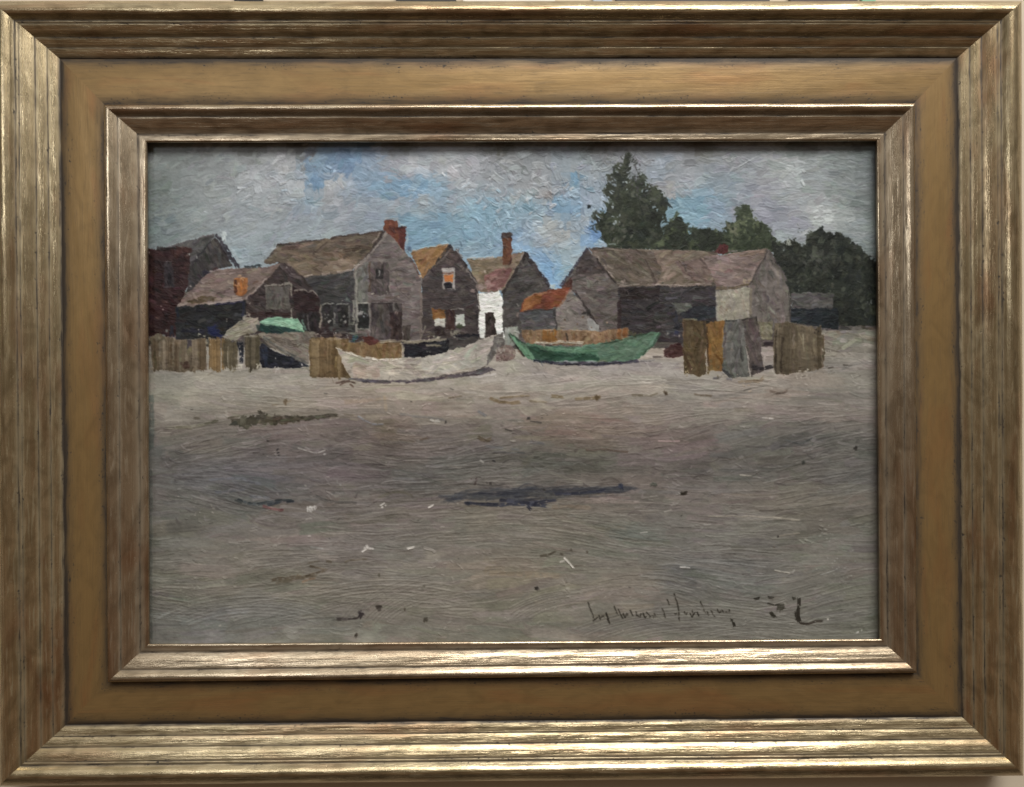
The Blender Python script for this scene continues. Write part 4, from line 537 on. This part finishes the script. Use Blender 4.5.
def grid_mesh(name, q, mat):
    u, inv = np.unique(q.ravel(), return_inverse=True)
    me = bpy.data.meshes.new(name)
    me.vertices.add(len(u)); me.vertices.foreach_set('co', P3[u].ravel())
    me.loops.add(len(inv)); me.loops.foreach_set('vertex_index', inv.astype(np.int32))
    me.polygons.add(len(q)); me.polygons.foreach_set('loop_start', (np.arange(len(q))*4).astype(np.int32))
    me.polygons.foreach_set('use_smooth', np.ones(len(q), bool))
    me.update(calc_edges=True)
    at = me.color_attributes.new('pigment', 'FLOAT_COLOR', 'POINT')
    at.data.foreach_set('color', np.c_[ALB[u], np.ones(len(u), np.float32)].astype(np.float32).ravel())
    me.materials.append(mat); me.validate()
    return me

# ------------------------------------------------------------------ materials
def nm(name):
    m = bpy.data.materials.new(name); m.use_nodes = True
    nt = m.node_tree; b = nt.nodes['Principled BSDF']
    return m, nt, b
def N(nt, t, **k):
    n = nt.nodes.new(t)
    for a, v in k.items():
        if a in n.inputs: n.inputs[a].default_value = v
        else: setattr(n, a, v)
    return n
m_paint, nt, b = nm('oil_paint')
a = N(nt, 'ShaderNodeVertexColor'); a.layer_name = 'pigment'
nt.links.new(a.outputs[0], b.inputs['Base Color'])
b.inputs['Roughness'].default_value = .5; b.inputs['Specular IOR Level'].default_value = .22
tc = N(nt, 'ShaderNodeTexCoord'); nz = N(nt, 'ShaderNodeTexNoise'); nz.inputs['Scale'].default_value = 1500; nz.inputs['Detail'].default_value = 3
bp = N(nt, 'ShaderNodeBump'); bp.inputs['Strength'].default_value = .25; bp.inputs['Distance'].default_value = .0003
nt.links.new(tc.outputs['Object'], nz.inputs['Vector']); nt.links.new(nz.outputs['Fac'], bp.inputs['Height']); nt.links.new(bp.outputs[0], b.inputs['Normal'])

def ramp(nt, stops, interp='LINEAR'):
    r = nt.nodes.new('ShaderNodeValToRGB'); cr = r.color_ramp; cr.interpolation = interp
    while len(cr.elements) < len(stops): cr.elements.new(.5)
    for e, (p, c) in zip(cr.elements, stops): e.position = p; e.color = c if len(c) == 4 else (*c, 1)
    return r
def mixn(nt, f, a, b_):
    m = nt.nodes.new('ShaderNodeMix'); m.data_type = 'RGBA'
    if hasattr(f, 'links'): nt.links.new(f, m.inputs[0])
    else: m.inputs[0].default_value = f
    for s, v in ((6, a), (7, b_)):
        if hasattr(v, 'links'): nt.links.new(v, m.inputs[s])
        else: m.inputs[s].default_value = (*v, 1)
    return m.outputs[2]
def mth(nt, op, a, b_=0.):
    m = nt.nodes.new('ShaderNodeMath'); m.operation = op
    for s, v in ((0, a), (1, b_)):
        if hasattr(v, 'links'): nt.links.new(v, m.inputs[s])
        else: m.inputs[s].default_value = v
    return m.outputs[0]
def gilt(name, gold, dark, red, rough, metal, streak, wear_lo, speck, seed=0):
    """worn gilding over red clay: streaks run along each rail (U along the rail, V across, both in metres)"""
    m, nt, b = nm(name)
    uv = N(nt, 'ShaderNodeUVMap'); uv.uv_map = 'rail'
    def noise(sx, sy, det=4, dist=0.):
        mp = N(nt, 'ShaderNodeMapping'); mp.inputs['Scale'].default_value = (sx, sy, 1); mp.inputs['Location'].default_value = (seed*3.1, seed*1.7, 0)
        nt.links.new(uv.outputs[0], mp.inputs[0])
        n = N(nt, 'ShaderNodeTexNoise'); n.inputs['Scale'].default_value = 1; n.inputs['Detail'].default_value = det; n.inputs['Distortion'].default_value = dist
        nt.links.new(mp.outputs[0], n.inputs['Vector']); return n.outputs['Fac']
    s1 = noise(12, 700, 6, .5); s2 = noise(45, 380, 4, .3); big = noise(9, 55, 4, .6); spk = noise(330, 620, 4, .5); spg = noise(28, 120, 4); fine = noise(260, 2600, 3)
    r1 = ramp(nt, [(.44, (0, 0, 0)), (.58, (1, 1, 1))]); nt.links.new(s1, r1.inputs[0])
    r2 = ramp(nt, [(.38, (0, 0, 0)), (.66, (1, 1, 1))]); nt.links.new(s2, r2.inputs[0])
    f = mth(nt, 'MULTIPLY', mth(nt, 'ADD', mth(nt, 'MULTIPLY', r1.outputs[0], .55), mth(nt, 'MULTIPLY', r2.outputs[0], .45)), streak)
    c = mixn(nt, f, gold, dark)
    rb = ramp(nt, [(.52, (0, 0, 0)), (.72, (1, 1, 1))]); nt.links.new(big, rb.inputs[0])
    c = mixn(nt, mth(nt, 'MULTIPLY', rb.outputs[0], .75), c, red)
    # attribute 'grime' : dark grime that lies in the grooves and along the crevices
    at = N(nt, 'ShaderNodeAttribute'); at.attribute_name = 'grime'
    rs = ramp(nt, [(.60, (0, 0, 0)), (.68, (1, 1, 1))]); nt.links.new(spk, rs.inputs[0])
    rg = ramp(nt, [(.46, (0, 0, 0)), (.6, (1, 1, 1))]); nt.links.new(spg, rg.inputs[0])
    sp = mth(nt, 'MULTIPLY', mth(nt, 'MULTIPLY', mth(nt, 'MULTIPLY', rs.outputs[0], rg.outputs[0]), speck), mth(nt, 'MINIMUM', mth(nt, 'ADD', mth(nt, 'MULTIPLY', at.outputs['Fac'], 3.), .12), 1.))
    rub = noise(34, 520, 6, .8); rr0 = ramp(nt, [(.56, (0, 0, 0)), (.66, (1, 1, 1))]); nt.links.new(rub, rr0.inputs[0])
    gr = mth(nt, 'ADD', mth(nt, 'MULTIPLY', at.outputs['Fac'], mth(nt, 'ADD', .1, mth(nt, 'ADD', mth(nt, 'MULTIPLY', s2, .7), mth(nt, 'MULTIPLY', spg, 1.2)))), mth(nt, 'MULTIPLY', rr0.outputs[0], .5*streak))
    g = mth(nt, 'MINIMUM', mth(nt, 'ADD', gr, sp), 1.)
    pat = noise(34, 70, 7, 1.2); rp_ = ramp(nt, [(.42, (0, 0, 0)), (.70, (1, 1, 1))]); nt.links.new(pat, rp_.inputs[0])
    c = mixn(nt, mth(nt, 'MULTIPLY', rp_.outputs[0], .28 if streak < .4 else .5), c, tuple(v*.52 for v in dark))
    c = mixn(nt, g, c, (.035, .026, .018))
    nt.links.new(c, b.inputs['Base Color'])
    b.inputs['Metallic'].default_value = metal
    mt = mth(nt, 'SUBTRACT', metal, mth(nt, 'MULTIPLY', g, metal*.8)); nt.links.new(mt, b.inputs['Metallic'])
    rr = mth(nt, 'ADD', mth(nt, 'ADD', rough, mth(nt, 'MULTIPLY', f, .10)), mth(nt, 'MULTIPLY', g, .25)); nt.links.new(rr, b.inputs['Roughness'])
    hsum = mth(nt, 'ADD', mth(nt, 'MULTIPLY', s1, .5), mth(nt, 'ADD', mth(nt, 'MULTIPLY', s2, .7), mth(nt, 'MULTIPLY', fine, .25)))
    hsum = mth(nt, 'SUBTRACT', hsum, mth(nt, 'MULTIPLY', sp, .4))
    bp = N(nt, 'ShaderNodeBump'); bp.inputs['Strength'].default_value = wear_lo; bp.inputs['Distance'].default_value = .0006
    nt.links.new(hsum, bp.inputs['Height']); nt.links.new(bp.outputs[0], b.inputs['Normal'])
    return m
M_OUT = gilt('gilt_outer', (.64, .53, .34), (.30, .23, .12), (.36, .20, .11), .235, .93, .6, .65, 1., 1)
M_BED = gilt('gilt_bed', (.29, .188, .077), (.205, .132, .055), (.29, .15, .06), .40, .52, .35, .2, 1., 2)
M_INN = gilt('gilt_inner', (.58, .485, .35), (.30, .215, .13), (.36, .22, .13), .235, .93, .5, .55, .8, 3)
m_side, nt, b = nm('frame_side'); b.inputs['Base Color'].default_value = (.10, .06, .035, 1); b.inputs['Roughness'].default_value = .6
m_board, nt, b = nm('panel_wood'); b.inputs['Base Color'].default_value = (.22, .15, .09, 1); b.inputs['Roughness'].default_value = .8
m_wall, nt, b = nm('wall_paint'); b.inputs['Base Color'].default_value = (.62, .54, .42, 1); b.inputs['Roughness'].default_value = .85
nz = N(nt, 'ShaderNodeTexNoise'); nz.inputs['Scale'].default_value = 240; bp = N(nt, 'ShaderNodeBump'); bp.inputs['Strength'].default_value = .15; bp.inputs['Distance'].default_value = .001
nt.links.new(nz.outputs['Fac'], bp.inputs['Height']); nt.links.new(bp.outputs[0], b.inputs['Normal'])
def flat(name, c, r=.6):
    m, nt, b = nm(name); b.inputs['Roughness'].default_value = r
    nz = N(nt, 'ShaderNodeTexNoise'); nz.inputs['Scale'].default_value = 90
    rp = ramp(nt, [(.3, tuple(x*.85 for x in c)), (.7, c)]); nt.links.new(nz.outputs['Fac'], rp.inputs[0]); nt.links.new(rp.outputs[0], b.inputs['Base Color'])
    return m

# ------------------------------------------------------------------ helpers for objects
def empty(name, loc=(0, 0, 0)):
    o = bpy.data.objects.new(name, None); col.objects.link(o); o.location = loc; o.empty_display_size = .02
    return o
def link(name, me, parent=None, label=None):
    o = bpy.data.objects.new(name, me); col.objects.link(o)
    if parent is not None: o.parent = parent
    if label: o['label'] = label
    return o
def tag(o, label, cat=None, group=None, kind=None):
    if label: o['label'] = label
    if cat: o['category'] = cat
    if group: o['group'] = group
    if kind: o['kind'] = kind

# ------------------------------------------------------------------ frame
rings = {}
def ring(px, d):
    x, y = back([p[0] for p in px], [p[1] for p in px], d)
    return np.stack([x, y], -1)                     # TL TR BR BL
R_out = ring([(-6, 2.0), (1020, 2.2), (1021.5, 774.8), (1, 785)], 6.5)
R_crv = ring([(60, 59), (957, 58), (962, 717), (66, 725)], 18)
R_inn = ring([(106, 106), (912.5, 104.5), (914, 671.5), (110, 681)], 18)
R_sgt = ring([(147.2, 142.8), (876.5, 141.2), (880, 638.8), (149.2, 643.8)], 22)
# profile tables: (t across the moulding, depth, grime)
P_OUT = [(-.02, 36, 0), (-.02, 12, 0), (0, 6.5, .1), (.012, 4.0, 0), (.03, 2.4, 0), (.07, .4, .1), (.13, -1.6, .05), (.19, -3.0, .05), (.235, -3.6, 0), (.27, -3.5, 0), (.31, -2.6, 0), (.345, -1.0, 0), (.375, 1.0, .1), (.39, 2.0, .5), (.405, 2.4, .8), (.42, 2.45, .6), (.435, 2.6, .2), (.45, 3.2, .5), (.462, 3.4, .7), (.472, 3.45, .3), (.50, 4.1, 0), (.54, 5.1, 0), (.58, 6.3, 0), (.615, 7.6, 0), (.64, 8.9, .2), (.655, 9.6, .7), (.668, 9.7, .8), (.68, 9.95, .3), (.71, 10.6, 0), (.74, 11.3, 0), (.775, 12.2, .0), (.805, 13.2, .2), (.82, 13.8, .7), (.832, 13.8, .7), (.845, 14.1, .2), (.88, 14.8, 0), (.92, 15.6, 0), (.955, 16.5, .2), (.98, 17.6, .7), (1., 18.4, 1.)]
P_BED = [(0, 18.4, 1.), (.04, 17.8, .95), (.09, 17.3, .7), (.15, 17.0, .42), (.22, 16.8, .2), (.32, 16.7, .06), (.45, 16.7, 0), (.6, 16.8, 0), (.72, 16.9, .08), (.82, 17.0, .3), (.90, 17.3, .6), (.96, 17.7, .8), (1, 18.0, .95)]
P_INN = [(0, 18.0, .9), (.01, 15.6, .6), (.02, 13.6, .3), (.045, 11.6, .05), (.085, 10.2, 0), (.14, 9.4, 0), (.19, 9.6, 0), (.25, 10.8, 0), (.30, 12.3, .05), (.335, 13.5, .4), (.355, 13.9, .75), (.375, 13.95, .6), (.39, 14.0, .1), (.44, 14.7, 0), (.52, 16., 0), (.60, 17.2, .0), (.68, 18.8, .1), (.74, 19.9, .3), (.77, 20.4, .7), (.80, 20.5, .7), (.83, 20.4, .4), (.90, 20.6, .15), (.955, 20.6, 0), (.985, 21.2, 0), (1., 22.2, .1), (.90, 31, .4)]
def interp_profile(P, sub):
    out = []
    for (a, b_) in zip(P[:-1], P[1:]):
        for k in range(sub): f = k/sub; out.append(tuple(a[i]*(1-f)+b_[i]*f for i in range(3)))
    out.append(P[-1]); return out
def rail(name, RA, RB, P, side, parent, mat, nseg=150, wav=.35, seed=0, sub=2):
    """one mitred rail; side 0 top, 1 right, 2 bottom, 3 left"""
    r = np.random.default_rng(100+seed*7+side)
    P = interp_profile(P, sub)
    A0, A1 = RA[side], RA[(side+1) % 4]; B0, B1 = RB[side], RB[(side+1) % 4]
    wid = np.linalg.norm((B0-A0))*.72
    n = len(P); V = []; UV = []; G = []
    k1 = r.random((14, 6)).astype(float)
    for i in range(nseg+1):
        s = i/nseg
        a_ = A0*(1-s)+A1*s; b_ = B0*(1-s)+B1*s
        fade = min(1, s*14, (1-s)*14)
        for j, (t, d, g) in enumerate(P):
            p = a_*(1-t)+b_*t
            # hand-worn unevenness: each fillet wanders a little along the rail
            q = 0
            if 0 < t < 1:
                for w_ in range(5):
                    q += math.sin(s*(9+23*w_+7*k1[w_, 0])+k1[w_, 1]*6.28+t*(6+9*w_))*(.5/(1+w_*.7))
                q *= fade
            V.append(W3(p[0], p[1], d+q*wav)); G.append(g)
            UV.append((float(np.linalg.norm(A0+(A1-A0)*s-A0))*SC+side*.9, t*wid*SC+side*.13))
    me = bpy.data.meshes.new(name)
    fs = [(i*n+j, i*n+j+1, (i+1)*n+j+1, (i+1)*n+j) for i in range(nseg) for j in range(n-1)]
    me.from_pydata(V, [], fs); me.update()
    uvl = me.uv_layers.new(name='rail'); li = np.zeros(len(me.loops), np.int32); me.loops.foreach_get('vertex_index', li)
    uvl.data.foreach_set('uv', np.array(UV, np.float32)[li].ravel())
    at = me.attributes.new('grime', 'FLOAT', 'POINT'); at.data.foreach_set('value', np.array(G, np.float32))
    me.polygons.foreach_set('use_smooth', np.ones(len(me.polygons), bool)); me.materials.append(mat)
    o = link(name, me, parent); return o
fr = empty('picture_frame')
tag(fr, 'wide antique gilt picture frame with stepped mouldings round the beach painting', 'picture frame')
for s in range(4):
    rail('outer_moulding', R_out, R_crv, P_OUT, s, fr, M_OUT, wav=.28, seed=1)
    rail('flat_panel', R_crv, R_inn, P_BED, s, fr, M_BED, wav=.12, seed=2)
    rail('inner_moulding', R_inn, R_sgt, P_INN, s, fr, M_INN, wav=.2, seed=3)

def box(name, x0, x1, y0, y1, d0, d1, mat, parent=None, bevel=0):
    """box in frame units: x, y down, depth"""
    V = [W3(x, y, d) for d in (d0, d1) for y in (y0, y1) for x in (x0, x1)]
    me = bpy.data.meshes.new(name)
    me.from_pydata(V, [], [(0, 2, 3, 1), (4, 5, 7, 6), (0, 1, 5, 4), (2, 6, 7, 3), (0, 4, 6, 2), (1, 3, 7, 5)]); me.update()
    import bmesh
    bm = bmesh.new(); bm.from_mesh(me)
    bmesh.ops.recalc_face_normals(bm, faces=bm.faces)
    if bevel: bmesh.ops.bevel(bm, geom=list(bm.edges), offset=bevel*SC, segments=2, affect='EDGES')
    bm.to_mesh(me); bm.free(); me.materials.append(mat)
    return link(name, me, parent)

# ------------------------------------------------------------------ painting object
pt = empty('oil_painting')
tag(pt, 'small oil painting of beach houses and two rowing boats held in the gilt frame', 'painting')
box('wood_panel', X0, X1, Y0, Y1, PD+1.2, PD+6, m_board, pt)
info = {'painted_sky': 'painted cloudy sky with blue gaps in thick strokes', 'painted_ground': 'painted grey brown beach with dark streaks', 'signature': 'thin dark brush signature at the lower right', 'painted_date': 'broad dark brush strokes of the date beside the signature',
 'painted_tree:1': 'painted tall ragged dark tree with gaps', 'painted_tree:2': 'painted low green bush right of the tall tree', 'painted_tree:3': 'painted pointed mid green tree behind the red chimney', 'painted_tree:4': 'painted mass of dark trees at the right edge', 'painted_tree:5': 'painted distant dark treetops',
 'painted_barn:1': 'painted dark red building at the left edge', 'painted_house:1': 'painted dark grey gabled house behind the red building', 'painted_house:2': 'painted low brown roofed shed with orange chimney', 'painted_house:3': 'painted large grey house with red chimneys', 'painted_house:4': 'painted house with tan roof and orange window blind', 'painted_house:5': 'painted house with tall brown chimney and white wall', 'painted_house:6': 'painted small shed with rust orange roof', 'painted_house:7': 'painted long barn with broad olive roof', 'painted_house:8': 'painted shed with pale front wall', 'painted_house:9': 'painted low blue grey building under dark trees',
 'painted_boat:1': 'painted dark boat behind the white one', 'painted_boat:2': 'painted small upturned mint green boat', 'painted_boat:3': 'painted grey boat under the mint green one', 'painted_boat:4': 'painted white rowing boat on the sand', 'painted_boat:5': 'painted green rowing boat on the sand',
 'painted_cloth:1': 'painted pale cloth over the piles', 'painted_fence:1': 'painted row of brown piles at the left', 'painted_fence:2': 'painted olive piles', 'painted_fence:3': 'painted tan piles by the white boat', 'painted_fence:4': 'painted tan fence behind the white boat', 'painted_fence:5': 'painted pale rails', 'painted_fence:6': 'painted orange fence behind the green boat', 'painted_fence:7': 'painted brown, ochre and grey piles', 'painted_fence:8': 'painted brown piles at the right'}
parts = {}
order = sorted(labs, key=lambda s: (s.split('|')[0], s.split('|')[1] if '|' in s else ''))
for s in order:
    k = labs.index(s); q = quads[ql == k]
    if len(q) < 30: print('small', s, len(q)); 
    if len(q) == 0: continue
    p, _, sub = s.partition('|')
    nmz = (sub or p).split(':')[0]
    me = grid_mesh(nmz, q, m_paint)
    if not sub:
        parts[p] = link(nmz, me, pt, info.get(p))
    else:
        link(nmz, me, parts.get(p, pt))

# ------------------------------------------------------------------ wall and the things above the frame
wl = box('wall', -1500, 1500, -1300, 1500, 38, 60, m_wall); wl['kind'] = 'structure'
def card(name, xa, xb, yb, hgt, c, label, cat, rough=.6, dep=(33, 37)):
    x, y = back([xa, xb], [yb, yb], dep[0])
    o = box(name, x[0], x[1], y[0]-hgt, y[0], dep[0], dep[1], flat(name+'_mat', c, rough), bevel=.5); tag(o, label, cat); return o
card('white_card', 463, 555, 6, 60, (.8, .78, .72), 'plain white card on the wall just above the middle of the frame', 'card')
card('black_card', 396, 456, 6, 44, (.015, .013, .013), 'black card left of the white card above the frame', 'card')
card('small_black_card', 234, 262, 6, 30, (.012, .01, .01), 'small black card above the left part of the frame', 'card')
card('grey_card', 593, 612, 6, 26, (.45, .5, .55), 'small pale grey card above the frame, right of the white card', 'card')
card('dark_strip', 616, 770, 6, 22, (.06, .05, .045), 'long dark wooden strip above the right half of the frame', 'strip')
card('green_card', 862, 876, 6, 18, (.25, .5, .33), 'tiny green card above the right end of the frame', 'card')
card('brown_strip', 790, 858, 6, 20, (.07, .05, .04), 'short dark brown strip beside the tiny green card', 'strip')
# ------------------------------------------------------------------ light
def area(name, loc, target, sx, sy, power, colr):
    L = bpy.data.lights.new(name, 'AREA'); L.shape = 'RECTANGLE'; L.size = sx; L.size_y = sy; L.energy = power; L.color = colr
    o = bpy.data.objects.new(name, L); col.objects.link(o); o.location = loc
    from mathutils import Vector
    o.rotation_euler = (Vector(target)-Vector(loc)).to_track_quat('-Z', 'Y').to_euler(); return o
area('window_light', (-.62, -.90, .46), (0, 0, 0), .22, .3, 1.4, (.95, .97, 1))
area('ceiling_lamp', (.62, -1.50, 1.98), (0, 0, 0), 1.9, 1.0, 72, (1, .97, .93))
w = bpy.data.worlds.new('World'); scn.world = w; w.use_nodes = True
wt = w.node_tree; bg = wt.nodes['Background']; bg.inputs[1].default_value = 1.
g = wt.nodes.new('ShaderNodeTexCoord'); sx = wt.nodes.new('ShaderNodeSeparateXYZ'); mr = wt.nodes.new('ShaderNodeMapRange'); mr.inputs[1].default_value = -1
wt.links.new(g.outputs['Generated'], sx.inputs[0]); wt.links.new(sx.outputs[2], mr.inputs[0])
rw = ramp(wt, [(0, (.03, .02, .013)), (.16, (.055, .036, .022)), (.30, (.15, .088, .052)), (.5, (.12, .088, .062)), (.72, (.14, .12, .095)), (.83, (.78, .73, .66)), (1., (.6, .6, .58))])
wt.links.new(mr.outputs[0], rw.inputs[0]); wt.links.new(rw.outputs[0], bg.inputs[0])

# ------------------------------------------------------------------ camera object
cd = bpy.data.cameras.new('camera'); co = bpy.data.objects.new('camera', cd); col.objects.link(co)
from mathutils import Matrix
def v3(v): return (v[0], v[2], -v[1])
r_, u_, f_ = v3(RT), v3(-DN), v3(FW)
M = Matrix(((r_[0], u_[0], -f_[0], CAM[0]*SC), (r_[1], u_[1], -f_[1], CAM[2]*SC), (r_[2], u_[2], -f_[2], -CAM[1]*SC), (0, 0, 0, 1)))
co.matrix_world = M
cd.sensor_fit = 'HORIZONTAL'; cd.sensor_width = 36; cd.lens = F/1024*36; cd.clip_start = .01; cd.clip_end = 100
scn.camera = co
scn.render.engine = 'CYCLES'
scn.view_settings.view_transform = 'Standard'; scn.view_settings.look = 'None'; scn.view_settings.exposure = 0; scn.view_settings.gamma = 1
scn.render.resolution_x = 1024; scn.render.resolution_y = 787
